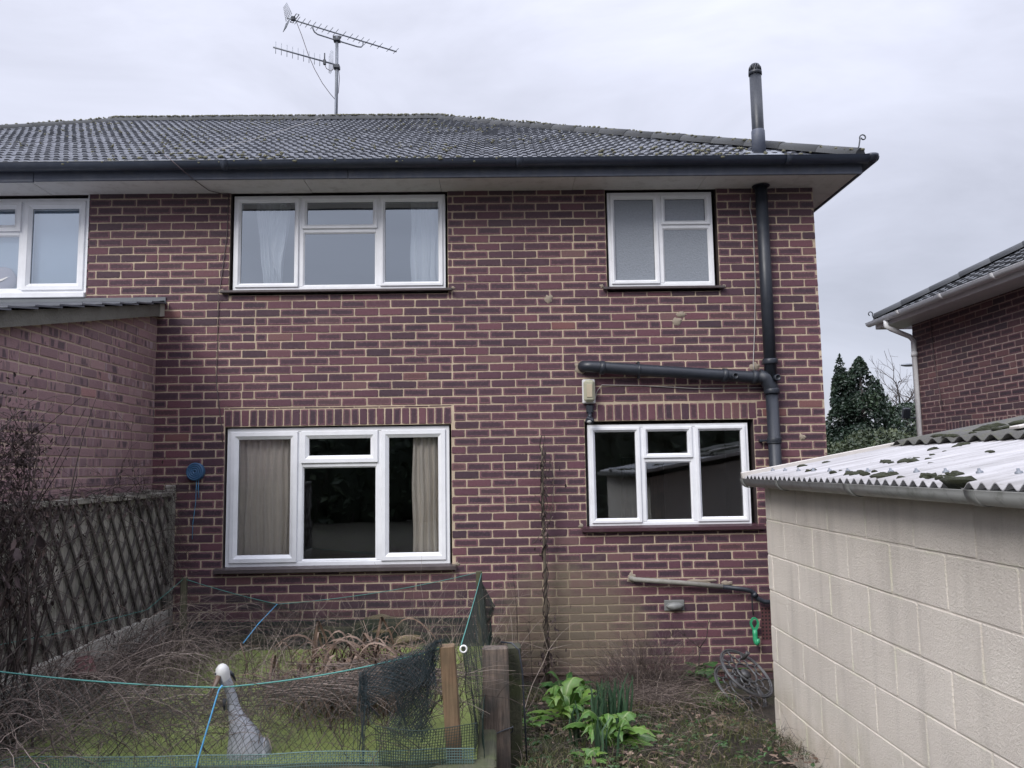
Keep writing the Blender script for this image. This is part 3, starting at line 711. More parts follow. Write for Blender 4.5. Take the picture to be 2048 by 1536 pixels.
def cap_run(mb, p, q, r, seg, rng, up=Vector((0, 0, 1)), n=8):
    p, q = Vector(p), Vector(q); L = (q-p).length; d = (q-p)/L; sd = d.cross(up).normalized(); nn = sd.cross(d).normalized(); k = int(L/seg)+1
    for i in range(k):
        a, b = i*L/k, (i+1)*L/k+0.015; j = rng.uniform(-0.003, 0.003); r0 = r*1.03; r1 = r*0.985; tone = rng.random()
        rings = []
        for t, rr in ((a, r0), (b, r1)):
            rings.append([mb.vert(p+d*t+sd*(math.cos(PI*m/n)*rr)+nn*(math.sin(PI*m/n)*rr*0.85+j-0.02)) for m in range(n+1)])
        c = (tone, 0.5, 0, 1)
        for m in range(n): mb.face((rings[0][m], rings[0][m+1], rings[1][m+1], rings[1][m]), c, None, 0, True)
        cI = mb.vert(p+d*a+nn*(j-0.03))
        for m in range(n): mb.face((cI, rings[0][m+1], rings[0][m]), c)
rng = random.Random(8); mb = MB()
cap_run(mb, (XE0+(YR-YE)-0.1, YR, ZR-0.005), (XE1-(YR-YE)+0.1, YR, ZR-0.005), 0.115, 0.44, rng)
mb.build('ridge_tiles', M['ridge'], house)
mb = MB(); cap_run(mb, (XE1-0.04, YE+0.03, ZE+0.055), (XE1-(YR-YE), YR, ZR-0.01), 0.105, 0.40, rng); mb.build('hip_tiles', M['ridge'], house)
mb = MB(); cap_run(mb, (XE0+0.04, YE+0.04, ZE+0.05), (XE0+(YR-YE), YR, ZR-0.01), 0.105, 0.40, rng); mb.build('hip_tiles', M['ridge'], house)
mb = MB(); rng = random.Random(9); up = Vector((0, -sp, cp))
for i in range(1500):                                 # moss tufts on the lower lips of the tiles
    k = int(25*rng.random()**1.7); s = k*g-rng.uniform(0.0, 0.03); x = rng.uniform(-6.0, XE1-0.3-s*cp)
    if mnoise.noise(Vector((x*0.8, s*1.2, 2.0)))+0.25*rng.random() < 0.12: continue
    r = rng.uniform(0.005, 0.014)*(1.2 if k < 5 else 0.9); c = Vector((x, YE-0.015, ZE))+Vector((0, cp, sp))*s+up*rng.uniform(0.02, 0.05)
    mb.blob(c, r*rng.uniform(0.9, 1.7), r, r*0.8, i, 0.5, 1.7, 4, 6)
for i in range(900):                                 # along ridge and hip
    t = rng.random()
    if rng.random() < 0.62: c = Vector((rng.uniform(-5.3, -0.7), YR-rng.uniform(0.02, 0.11), ZR-0.005)); c.z += 0.075*math.sqrt(max(0.05, 1-((YR-c.y)/0.125)**2))
    else: c = Vector((XE1-0.04, YE+0.03, ZE+0.05)).lerp(Vector((XE1-(YR-YE), YR, ZR+0.02)), t)+Vector((rng.uniform(-.08, .02), rng.uniform(-.06, .02), 0.045))
    r = rng.uniform(0.006, 0.015); mb.blob(c, r*1.4, r, r*0.8, i, 0.5, 1.7, 4, 6)
for i in range(260):
    t = rng.random(); c = Vector((XE0+0.04, YE+0.04, ZE+0.05)).lerp(Vector((XE0+(YR-YE), YR, ZR+0.02)), t)+Vector((rng.uniform(-.04, .06), rng.uniform(-.06, 0), 0.035)); r = rng.uniform(0.006, 0.016); mb.blob(c, r*1.4, r, r*0.8, i, 0.5, 1.7, 4, 6)
tag(mb.build('moss', M['moss'], house), kind='stuff')
# hip iron
mb = MB(); pts = [(3.20, -0.46, 4.66), (3.232, -0.465, 4.735), (3.245, -0.465, 4.80)]
for i in range(14): a = PI-i*0.48; rr = 0.030-i*0.0012; pts.append((3.273+rr*math.cos(a), -0.465, 4.815+rr*math.sin(a)))
mb.tube(pts, 0.006, 6); mb.build('hip_iron', M['dark_steel'], house)

# eaves: soffit, fascia, gutter
mb = MB(); xx = [-9.5, -7.2, -4.82, -4.1, -2.95, -1.7, -0.5, 0.72, 1.9, 2.75]
for a, b in zip(xx, xx[1:]): mb.box(a+0.002, b-0.002, -0.365, 0.01, 4.522+0.002*(xx.index(a) % 2), 4.534)
mb.box(2.752, 3.258, -0.365, 7.5, 4.523, 4.534)
mb.build('soffit', M['soffit'], house)
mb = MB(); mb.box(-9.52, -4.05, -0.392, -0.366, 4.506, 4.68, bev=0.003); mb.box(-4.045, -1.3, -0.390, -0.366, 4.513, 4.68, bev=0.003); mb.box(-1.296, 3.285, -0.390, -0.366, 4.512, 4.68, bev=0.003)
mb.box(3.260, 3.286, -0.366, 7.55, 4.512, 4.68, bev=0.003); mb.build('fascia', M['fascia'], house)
def half_gutter(mb, p, q, r, side, n=10, t=0.004, ogee=False):
    p, q, side = Vector(p), Vector(q), Vector(side).normalized(); up = Vector((0, 0, 1)); R = []
    prof = []
    for i in range(n+1): a = PI*i/n; prof.append((math.cos(a)*r, -math.sin(a)*r*0.98))
    prof = [(r+0.003, 0.004)]+prof+[(-r-0.003, 0.004)]
    inner = [(x*(1-t/r), y*(1-t/r)) for x, y in prof[::-1]]
    loop = prof+inner
    for e in (p, q): R.append([mb.vert(e+side*x+up*y) for x, y in loop])
    m = len(loop)
    for k in range(m): mb.face((R[0][k], R[0][(k+1) % m], R[1][(k+1) % m], R[1][k]), (0.5, 0.5, 0.5, 1), None, 0, True)
    mb.face(R[0][::-1]); mb.face(R[1])
mb = MB(); half_gutter(mb, (-9.6, -0.452, 4.632), (3.31, -0.452, 4.644), 0.060, (0, 1, 0), 12); gut = mb.build('gutter', M['haze_blue_gutter'], house)
mb = MB(); half_gutter(mb, (3.352, -0.46, 4.644), (3.352, 7.5, 4.640), 0.060, (1, 0, 0), 12); mb.build('gutter', M['haze_blue_gutter'], house)
mb = MB(); c = (3.345, -0.455)
mb.lathe([(0.008, 0.001), (0.008, 0.066), (-0.012, 0.066), (-0.018, 0.060), (-0.055, 0.042), (-0.060, 0.001)], (c[0]-0.008, c[1]-0.002, 4.648), (0, 0, 1), 18); mb.build('gutter_angle', M['haze_blue_gutter'], house)
for X in (-7.9, -5.0, -2.35, 0.22, 2.6):
    mb = MB(); half_gutter(mb, (X-0.03, -0.452, 4.640+0.001*X), (X+0.03, -0.452, 4.640+0.001*X), 0.0655, (0, 1, 0), 12, 0.005); mb.build('gutter_union', M['haze_blue_gutter'], house)

# soil stack and vent
sx, sy = 2.492, -0.085
mb = MB(); lean = lambda z: (2.470+(4.6-z)*0.004, sy, z)
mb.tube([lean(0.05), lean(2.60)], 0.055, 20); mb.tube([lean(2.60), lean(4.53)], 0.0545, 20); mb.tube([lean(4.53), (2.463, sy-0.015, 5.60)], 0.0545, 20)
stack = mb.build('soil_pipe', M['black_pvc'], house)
def collar(z, h=0.05, r=0.064):
    c = MB(); c.lathe([(-h/2, 0.054), (-h/2, r), (-h/2+0.008, r+0.003), (h/2-0.012, r+0.003), (h/2, r-0.002), (h/2, 0.054)], lean(z), (0, 0, 1), 22); c.build('pipe_collar', M['black_pvc'], stack)
for z in (2.87, 2.60, 2.16, 2.14): collar(z, 0.05 if z != 2.14 else 0.02, 0.062 if z < 2.5 else 0.066)
mb = MB(); mb.box(2.36, 2.45, -0.06, -0.02, 2.145, 2.165, bev=0.003); mb.tube([(2.375, -0.05, 2.155), (2.375, 0.0, 2.155)], 0.014, 8); mb.build('pipe_bracket', M['black_pvc'], stack)
mb = MB(); mb.lathe([(-0.004, 0.05), (-0.004, 0.080), (0.0, 0.082), (0.003, 0.06)], (2.470, sy, 4.514), (0, 0, 1), 24); mb.build('pipe_flange', M['black_pvc'], stack)
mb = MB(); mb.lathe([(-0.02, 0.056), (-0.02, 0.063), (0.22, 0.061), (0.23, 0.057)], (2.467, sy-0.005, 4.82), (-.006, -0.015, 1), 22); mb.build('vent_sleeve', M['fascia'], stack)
mb = MB(); mb.lathe([(0, 0.056), (0.0, 0.0615), (0.03, 0.0615), (0.035, 0.058)], (2.463, sy-0.015, 5.585), (0, 0, 1), 22)
for i in range(14):
    a = 2*PI*i/14; mb.tube([(2.463+0.055*math.cos(a), sy-0.015+0.055*math.sin(a), 5.615), (2.463+0.052*math.cos(a), sy-0.015+0.052*math.sin(a), 5.655), (2.463+0.035*math.cos(a), sy-0.015+0.035*math.sin(a), 5.685)], 0.0065, 5)
mb.lathe([(-0.07, 0.049), (-0.03, 0.046), (-0.008, 0.036), (0, 0.03)], (2.463, sy-0.015, 5.680), (0, 0, 1), 18)
mb.lathe([(0, 0.001), (0, 0.04), (0.012, 0.036), (0.016, 0.001)], (2.463, sy-0.015, 5.680), (0, 0, 1), 18); mb.build('vent_cowl', M['black_pvc'], stack)
mb = MB(); mb.box(2.33, 2.66, -0.36, 0.12, 0, 0.006, mtx=Matrix.Translation((0, -0.05, 4.925-0.07)) @ Matrix.Rotation(PT, 4, 'X')); mb.build('vent_flashing', M['steel'], stack)
# branch pipe
mb = MB()
pts = [(0.785, 0.02, 2.855), (0.785, -0.03, 2.855)]+[(0.785+0.07*(1-math.cos(t)), -0.03-0.055*math.sin(t), 2.855-0.006*t) for t in (0.3, 0.6, 0.9, 1.2, 1.5)]+[(1.2, -0.088, 2.815), (2.0, -0.088, 2.755), (2.38, -0.088, 2.725), (2.47, -0.086, 2.70)]
mb.tube(pts, 0.053, 18); br = mb.build('branch_pipe', M['black_pvc'], house)
dirb = Vector((1, 0, -0.075)).normalized()
def bcol(x, h=0.05, r=0.062):
    z = 2.815-(x-1.2)*0.075; c = MB(); c.lathe([(-h/2, 0.05), (-h/2, r), (h/2-0.01, r), (h/2, 0.05)], (x, -0.088, z), dirb, 20); c.build('pipe_collar', M['black_pvc'], br)
for x in (0.95, 2.06, 2.33): bcol(x)
bcol(1.28, 0.03, 0.058)
mb = MB(); mb.tube([(1.28, -0.02, 2.88), (1.28, -0.06, 2.88)], 0.012, 8); mb.box(1.272, 1.288, -0.09, -0.01, 2.735, 2.885, bev=0.002); mb.build('pipe_bracket', M['black_pvc'], br)
def cap_port(x, y, z, par):
    c = MB(); c.lathe([(0.0, 0.030), (0.03, 0.030), (0.034, 0.026), (0.034, 0.020), (0.012, 0.018), (0.012, 0.001)], (x, y, z), (0.15, -1, 0.05), 18); c.build('inlet_port', M['black_pvc'], par)
cap_port(2.13, -0.13, 2.735, br); cap_port(2.51, -0.13, 2.715, stack)
mb = MB(); mb.tube([(2.36, -0.085, 2.75), (2.43, -0.085, 2.715), (2.475, -0.085, 2.63), (2.478, -0.085, 2.58)], [0.06, 0.064, 0.066, 0.062], 18); mb.build('swept_tee', M['black_pvc'], stack)
# waste pipe: grey then black
mb = MB(); mb.tube([(1.165, 0.02, 0.955), (1.165, -0.035, 0.952), (1.185, -0.055, 0.948), (1.6, -0.058, 0.912), (1.965, -0.058, 0.872)], 0.022, 14); wp = mb.build('waste_pipe', M['grey_pipe'], house)
mb = MB(); mb.tube([(1.955, -0.058, 0.873), (2.16, -0.060, 0.845), (2.215, -0.062, 0.832), (2.275, -0.064, 0.762), (2.33, -0.066, 0.735), (2.55, -0.066, 0.728)], 0.021, 14)
mb.lathe([(-0.02, 0.021), (-0.02, 0.027), (0.02, 0.027), (0.02, 0.021)], (2.245, -0.063, 0.797), (0.6, 0, -0.7), 14); mb.build('waste_bend', M['black_pvc'], wp)
mb = MB(); mb.tube([(2.215, -0.06, 0.84), (2.222, -0.062, 0.78), (2.220, -0.064, 0.70), (2.226, -0.066, 0.62)], 0.006, 6); mb.build('cable_tie', M['black_pvc'], wp)
# mortar patches
def patch(name, x, z, rx, rz, seed, m='patch'):
    p = MB(); n = 34; c = p.vert((x, -0.0075, z)); ring = []; ring2 = []
    for i in range(n):
        a = 2*PI*i/n; k = 0.85+0.5*mnoise.noise(Vector((math.cos(a)*1.6+seed, math.sin(a)*1.6, seed*2.3)))+0.10*mnoise.noise(Vector((math.cos(a)*5+seed, math.sin(a)*5, seed)))
        ring.append(p.vert((x+math.cos(a)*rx*k*0.85, -0.008, z+math.sin(a)*rz*k*0.85))); ring2.append(p.vert((x+math.cos(a)*rx*k, 0.001, z+math.sin(a)*rz*k)))
    for i in range(n):
        j = (i+1) % n; p.face((c, ring[j], ring[i]), sm=True); p.face((ring[i], ring[j], ring2[j], ring2[i]), sm=True)
    p.build(name, M[m], house)
patch('mortar_patch', 0.482, 3.49, 0.040, 0.050, 1); patch('mortar_patch', 1.665, 3.265, 0.05, 0.05, 2); patch('mortar_patch', 1.70, 3.33, 0.06, 0.03, 5)
patch('mortar_patch', 0.775, 2.85, 0.085, 0.075, 3); patch('mortar_patch', 1.165, 0.955, 0.05, 0.055, 4); patch('mortar_patch', 2.36, 2.835, 0.06, 0.05, 6)
patch('mortar_patch', 1.80, 0.915, 0.15, 0.03, 7); patch('mortar_patch', 2.02, 0.89, 0.06, 0.035, 8); patch('mortar_patch', 2.77, 2.185, 0.035, 0.035, 10)
for (x, z, s) in ((-2.52, 3.60, 11), (-0.40, 3.605, 12), (0.975, 3.605, 13), (2.11, 3.59, 14), (-0.38, 1.105, 15), (0.73, 1.42, 16)): patch('mortar_patch', x, z, 0.026, 0.022, s)
# air bricks
def air_brick(x0, x1, z0, z1, nx, nz):
    a = MB(); a.box(x0, x1, -0.0075, 0.002, z0, z1, bev=0.002)
    o = a.build('air_brick', M['terracotta'], house); h = MB()
    dx, dz = (x1-x0)/nx, (z1-z0)/nz
    for i in range(nx):
        for j in range(nz): h.box(x0+dx*(i+0.25), x0+dx*(i+0.75), -0.0085, -0.004, z0+dz*(j+0.25), z0+dz*(j+0.75))
    h.build('holes', M['dark'], o)
air_brick(1.905, 2.115, 0.055, 0.122, 9, 3); air_brick(2.31, 2.52, 0.395, 0.68, 7, 9); air_brick(0.86, 1.07, 0.055, 0.122, 9, 3)
# cables
mb = MB(); mb.tube([(2.393, -0.012, 4.43), (2.382, -0.012, 4.33), (2.405, -0.014, 4.17), (2.400, -0.012, 3.6), (2.392, -0.016, 3.5), (2.375, -0.012, 3.2), (2.345, -0.012, 2.86), (2.345, -0.03, 2.80)], 0.0042, 6); mb.build('cable', M['cable'], house)
mb = MB(); mb.tube([(0.885, -0.02, 2.56), (0.905, -0.014, 2.63), (0.95, -0.013, 2.685), (1.3, -0.013, 2.675), (1.8, -0.013, 2.64), (2.42, -0.013, 2.64)], 0.0042, 6); mb.build('cable', M['cable'], house)
mb = MB(); mb.tube([(-2.47, -0.01, 4.5), (-2.48, -0.010, 4.1), (-2.53, -0.012, 3.62), (-2.53, -0.06, 3.59), (-2.54, -0.012, 3.5), (-2.545, -0.010, 2.75), (-2.49, -0.012, 2.36), (-2.475, -0.012, 2.2)], 0.0036, 6); mb.build('cable', M['cable_dark'], house)
mb = MB(); mb.tube([(-2.9, -0.42, 4.725), (-2.82, -0.535, 4.66), (-2.72, -0.50, 4.57), (-2.66, -0.40, 4.52), (-2.62, -0.10, 4.515), (-2.47, -0.01, 4.50)], 0.0036, 6); mb.build('cable', M['cable_dark'], house)
mb = MB(); P0 = Vector((-2.72, YE+0.5, ZE+0.5*math.tan(PT)+0.055)); P1 = Vector((-2.36, YR-0.2, ZR-0.2*math.tan(PT)+0.055))
mb.tube([P0.lerp(P1, t)+Vector((0.03*math.sin(t*5), 0, 0.004*math.sin(t*40))) for t in [i/24 for i in range(25)]], 0.0028, 5); mb.build('cable', M['cable'], house)
# blown vent cover on the wall
mb = MB(); mb.box(1.452, 1.63, -0.016, 0.0, 0.664, 0.757, bev=0.004); vc = mb.build('vent_cover', M['grey_clip'], house)
mb = MB(); mb.blob((1.545, -0.028, 0.705), 0.075, 0.035, 0.036, 4, 0.25, 2.0, 8, 14); mb.build('vent_hood', M['grey_clip'], vc)

# ------------------------------------------------------------------ things on or in the house
def curtain(name, x0, x1, z0, z1, y, folds, depth, m, label, seed, taper=None, n=70):
    c = MB(); rng = random.Random(seed); ph = [rng.uniform(0, 6) for _ in range(4)]; rows = 14; idx = []
    for j in range(rows+1):
        t = j/rows; r = []
        for i in range(n+1):
            s = i/n; s = s+0.035*math.sin(7*s+ph[1])+0.02*math.sin(17*s+ph[2])*(1-t); a, b = (x0, x1) if not taper else taper(t, x0, x1)
            x = a+(b-a)*s; amp = depth*(0.55+0.45*t)
            yy = y+amp*math.sin(folds*2*PI*s+ph[0]+0.9*math.sin(3*s*PI+ph[1])+0.25*math.sin(5*t+ph[3]))+0.3*amp*math.sin(folds*5.1*PI*s+ph[2])
            r.append(c.vert((x+0.006*math.sin(9*t+ph[1]+s*7), yy, z1+(z0-z1)*t)))
        idx.append(r)
    for j in range(rows):
        for i in range(n): c.face((idx[j][i], idx[j+1][i], idx[j+1][i+1], idx[j][i+1]), (0.5, 0.5, 0.5, 1), None, 0, True)
    return tag(c.build(name, M[m]), label, 'curtain', 'curtains behind the window panes')
curtain('net_curtain', -2.30, -1.90, 3.62, 4.48, 0.20, 5, 0.020, 'net_white', 'white net curtain gathered and twisted, left end of the upstairs triple window', 1,
        taper=lambda t, a, b: (a+0.05+0.10*max(0, t-0.2)*(1 if t < .85 else 0.9), b-0.05-0.02*math.sin(t*3)-0.09*(t**2)))
mb = MB(); idx = []
for j in range(13):                                   # a loose fold hanging in front, tied towards its foot
    t = j/12; z = 4.44-0.82*t; xa = -2.02-0.10*math.sin(PI*min(1, t*1.15)) - 0.02*t; xb = -2.0+0.02*math.sin(t*6); idx.append([mb.vert((xa+(xb-xa)*s/6, 0.165+0.025*math.sin(s*1.4+t*4), z)) for s in range(7)])
for j in range(12):
    for i in range(6): mb.face((idx[j][i], idx[j+1][i], idx[j+1][i+1], idx[j][i+1]), (0.5, 0.5, 0.5, 1), None, 0, True)
tag(mb.build('curtain_lining', M['net_white']), 'loose white lining hanging twisted in front of the left upstairs net curtain', 'curtain', 'curtains behind the window panes')
curtain('net_curtain', -0.80, -0.50, 3.62, 4.48, 0.18, 4, 0.012, 'net_white', 'straight white net curtain at right end of the upstairs triple window', 2)
curtain('beige_curtain', -2.40, -1.84, 1.08, 2.32, 0.145, 9, 0.030, 'curtain', 'wide beige curtain filling the left pane of the downstairs big window', 3)
curtain('beige_curtain', -0.80, -0.49, 1.08, 2.32, 0.145, 5, 0.028, 'curtain', 'narrow beige curtain at the right pane of the downstairs big window', 4)
mb = MB(); mb.box(-4.34, -3.84, 0.11, 0.116, 3.66, 4.42); mb.box(-4.95, -4.42, 0.11, 0.116, 3.66, 4.42)
tag(mb.build('window_blind', M['blind']), 'pale blue blind lowered behind the glass of the left edge window', 'blind')
mb = MB()
mb.blob((-4.60, 0.085, 3.74), 0.17, 0.035, 0.13, 3, 0.15, 1.2, 10, 16); pil = mb.build('cushion', simple('pink_bag', (0.62, 0.53, 0.56), 0.7, 0.06, 5)); tag(pil, 'pale pink bag with a white tick mark standing inside the left edge window', 'bag')
mb = MB(); mb.strip([(-4.60, 0.045, 3.745), (-4.575, 0.044, 3.728), (-4.54, 0.046, 3.742), (-4.50, 0.052, 3.765), (-4.475, 0.056, 3.775)], [0.004, 0.011, 0.010, 0.005, 0.001], (0.2, 0, 1)); mb.build('tick_mark', M['white_ring'], pil)

# TV aerial
MX, MY = -2.337, 4.2; AD = Vector((0.834, 0.552, 0)); AP = Vector((0.552, -0.834, 0))
aer = thing('tv_aerial', (MX, MY, 6.6), 'grey metal television aerial with two yagi booms on a tall mast above the ridge', 'aerial')
def ap(s, z, o=0.0): p = Vector((MX, MY, z))+AD*s+AP*o; return p
mb = MB(); mb.tube([(MX-0.012, MY, 6.3), (MX, MY, 7.7), (MX, MY, 8.42)], 0.024, 10); mb.tube([(MX-0.012, MY-0.03, 6.9), (MX-0.008, MY-0.03, 7.45)], 0.014, 6); mb.build('mast', M['steel'], aer)
ZB = 8.462
mb = MB(); mb.tube([ap(-0.76, ZB), ap(0.985, ZB)], 0.011, 8)
elx = [-0.61, -0.53, -0.45, -0.37, -0.285, -0.195, -0.105, -0.02, 0.10, 0.21, 0.30, 0.39, 0.48, 0.585, 0.70, 0.86, 0.975]
bm = mb.build('upper_boom', M['steel'], aer); mb = MB()
for i, s in enumerate(elx): L = 0.115-0.02*i/16; mb.tube([ap(s, ZB+0.01, -L), ap(s, ZB+0.01, L)], 0.0048, 5)
mb.build('directors', M['alu'], bm)
mb = MB()
for i in range(9):
    for sg in (-1, 1):
        o = 0.02+i*0.021; mb.tube([ap(-0.735-0.35*i*0.02, ZB+sg*o, -0.13+0.007*i), ap(-0.735-0.35*i*0.02, ZB+sg*o, 0.13-0.007*i)], 0.0028, 4)
for o in (-0.12, -0.06, 0, 0.06, 0.12):
    for sg in (-1, 1): mb.tube([ap(-0.735, ZB+sg*0.01, o), ap(-0.795, ZB+sg*0.19, o*0.6)], 0.003, 4)
mb.build('reflector', M['alu'], bm)
mb = MB(); mb.box(-0.03, 0.03, -0.025, 0.025, -0.01, 0.05, bev=0.006, mtx=Matrix.Translation(ap(-0.67, ZB))); loop = [ap(-0.67, ZB+0.03, -0.13), ap(-0.63, ZB+0.03, -0.13), ap(-0.63, ZB+0.03, 0.13), ap(-0.67, ZB+0.03, 0.13), ap(-0.67, ZB+0.03, -0.13)]
mb.tube(loop, 0.006, 5); mb.build('dipole', M['dark_steel'], bm)
mb = MB(); pts = [ap(-0.375, ZB), ap(-0.375, ZB-0.04), ap(-0.35, ZB-0.085), ap(-0.30, ZB-0.108), ap(0.0, ZB-0.112), ap(0.33, ZB-0.112), ap(0.39, ZB-0.10), ap(0.42, ZB-0.06), ap(0.42, ZB)]
mb.tube(pts, 0.0105, 8); mb.build('cradle', M['steel'], bm)
mb = MB(); mb.box(-0.05, 0.05, -0.05, 0.05, 8.33, 8.375, bev=0.008, mtx=Matrix.Translation((MX, MY, 0))); mb.box(-0.06, 0.06, -0.02, 0.02, 8.385, 8.42, bev=0.005, mtx=Matrix.Translation((MX, MY, 0)))
mb.box(-0.045, 0.045, -0.05, 0.05, 7.90, 7.96, bev=0.008, mtx=Matrix.Translation((MX, MY, 0))); mb.build('clamps', M['dark_steel'], aer)
ZL = 7.965
mb = MB(); mb.tube([ap(-0.955, ZL-0.004), ap(0.02, ZL)], 0.012, 8); lb = mb.build('lower_boom', M['steel'], aer); mb = MB()
for i in range(9): s = -0.92+i*0.082; mb.tube([ap(s, ZL-0.09, 0), ap(s, ZL+0.09, 0)], 0.0045, 5)
mb.build('directors', M['alu'], lb); mb = MB(); s = -0.19
mb.box(-0.02, 0.02, -0.02, 0.02, -0.05, 0.03, bev=0.006, mtx=Matrix.Translation(ap(s, ZL))); mb.tube([ap(s, ZL, 0), ap(s+0.0, ZL+0.13, 0)], 0.010, 6); mb.build('dipole', M['dark_steel'], lb); mb = MB()
for o in (-0.08, -0.05, -0.02, 0.02, 0.05, 0.08): mb.tube([ap(-0.09, ZL-0.17*(1-abs(o)*4), o), ap(-0.09, ZL+0.22*(1-abs(o)*4), o)], 0.0025, 4)
mb.build('reflector', M['alu'], lb)
mb = MB(); mb.tube([ap(-0.62, ZB-0.02), ap(-0.54, ZB-0.2), ap(-0.44, ZB-0.46), ap(-0.34, ZB-0.66), ap(-0.22, ZB-0.84), ap(-0.10, ZB-0.97), ap(-0.02, ZB-1.04)], 0.0048, 5)
mb.tube([ap(s, ZL-0.04), ap(s+0.03, ZL-0.1), ap(s+0.10, ZL-0.12), ap(s+0.17, ZL-0.04)], 0.005, 5); mb.tube([ap(0.03, ZL-0.05), ap(0.045, ZL-0.2), ap(0.03, ZL-0.42), ap(0.0, ZL-0.5)], 0.0048, 5); mb.build('lead', M['cable_dark'], aer)

# bulkhead lamp with sensor below
lamp = thing('wall_lamp', (0.825, 0, 2.5), 'cream plastic bulkhead lamp fixed on the brick wall below the black branch pipe', 'lamp')
mb = MB(); mb.box(0.768, 0.884, -0.045, 0.0, 2.515, 2.735, bev=0.008); mb.build('lamp_base', M['pvc_old'], lamp)
mb = MB(); mb.box(0.776, 0.876, -0.105, -0.044, 2.525, 2.725, bev=0.022); mb.build('lens', M['lamp_cream'], lamp)
mb = MB(); mb.box(0.80, 0.85, -0.112, -0.104, 2.565, 2.685, bev=0.003); mb.build('lens_boss', simple('lens_inner', (0.42, 0.36, 0.26), 0.3), lamp)
sen = thing('motion_sensor', (0.83, -0.03, 2.33), 'black motion sensor hanging under the cream wall lamp at the window corner', 'sensor')
mb = MB(); mb.box(0.80, 0.865, -0.05, 0.0, 2.425, 2.505, bev=0.012); mb.tube([(0.83, -0.03, 2.43), (0.828, -0.06, 2.40), (0.825, -0.075, 2.38)], 0.02, 10); mb.build('sensor_arm', M['black_pvc'], sen)
mb = MB(); mb.box(-0.035, 0.035, -0.035, 0.035, -0.03, 0.03, bev=0.012, mtx=Matrix.Translation((0.822, -0.085, 2.36)) @ Matrix.Rotation(rad(25), 4, 'Y') @ Matrix.Rotation(rad(20), 4, 'X')); hd = mb.build('sensor_head', M['black_pvc'], sen)
mb = MB(); mb.blob((0.815, -0.115, 2.345), 0.022, 0.018, 0.016, 1, 0.05, 1, 6, 10); mb.build('sensor_lens', M['grey_gutter'], hd)
# blue line reel
rl = thing('line_reel', (-2.715, 0, 1.955), 'round blue plastic line reel fixed on the brick wall beside the downstairs window', 'reel')
mb = MB(); mb.lathe([(0, 0.001), (0.0, 0.074), (0.004, 0.078), (0.05, 0.080), (0.056, 0.076), (0.057, 0.066), (0.052, 0.063), (0.057, 0.059), (0.057, 0.049), (0.052, 0.046), (0.057, 0.042), (0.057, 0.031), (0.052, 0.028), (0.057, 0.024), (0.057, 0.009), (0.050, 0.007), (0.050, 0.001)], (-2.70, 0.0, 1.953), (-0.12, -1, 0.05), 40); mb.build('reel_body', M['blue_plastic'], rl)
mb = MB(); mb.tube([(-2.69, -0.04, 1.88), (-2.695, -0.03, 1.78), (-2.70, -0.02, 1.68), (-2.72, -0.02, 1.5), (-2.72, -0.025, 1.36)], 0.003, 5); mb.tube([(-2.675, -0.03, 1.885), (-2.68, -0.02, 1.80), (-2.672, -0.02, 1.72)], 0.0035, 5); mb.build('hanging_line', M['blue_rope'], rl)
# green hook
hk = thing('plastic_hook', (2.227, -0.07, 0.6), 'bright green plastic hook hanging on a tie from the black waste pipe', 'hook')
mb = MB()
def plate(mb, outer, inner, y0, y1):
    n = len(outer); V = [[mb.vert((p[0], y, p[1])) for p in L] for y in (y0, y1) for L in (outer, inner)]
    for k in range(n):
        j = (k+1) % n; mb.face((V[0][k], V[0][j], V[1][j], V[1][k])); mb.face((V[2][j], V[2][k], V[3][k], V[3][j])); mb.face((V[0][j], V[0][k], V[2][k], V[2][j])); mb.face((V[1][k], V[1][j], V[3][j], V[3][k]))
n = 26; cx, cz = 2.229, 0.545
O_ = [(cx+0.040*math.sin(2*PI*k/n)*(1-0.35*max(0, -math.cos(2*PI*k/n))), cz+0.062*math.cos(2*PI*k/n)) for k in range(n)]; I_ = [(cx+0.023*math.sin(2*PI*k/n)*(1-0.5*max(0, -math.cos(2*PI*k/n))), cz+0.006+0.040*math.cos(2*PI*k/n)) for k in range(n)]
plate(mb, O_, I_, -0.084, -0.066); mb.build('hook_loop', M['green_plastic'], hk)
mb = MB(); mb.tube([(2.229, -0.075, 0.50), (2.230, -0.075, 0.46), (2.230, -0.078, 0.415), (2.232, -0.090, 0.388), (2.236, -0.106, 0.386), (2.240, -0.115, 0.40), (2.242, -0.116, 0.43)], [0.020, 0.022, 0.022, 0.020, 0.019, 0.018, 0.014], 10); mb.build('hook_end', M['green_plastic'], hk)

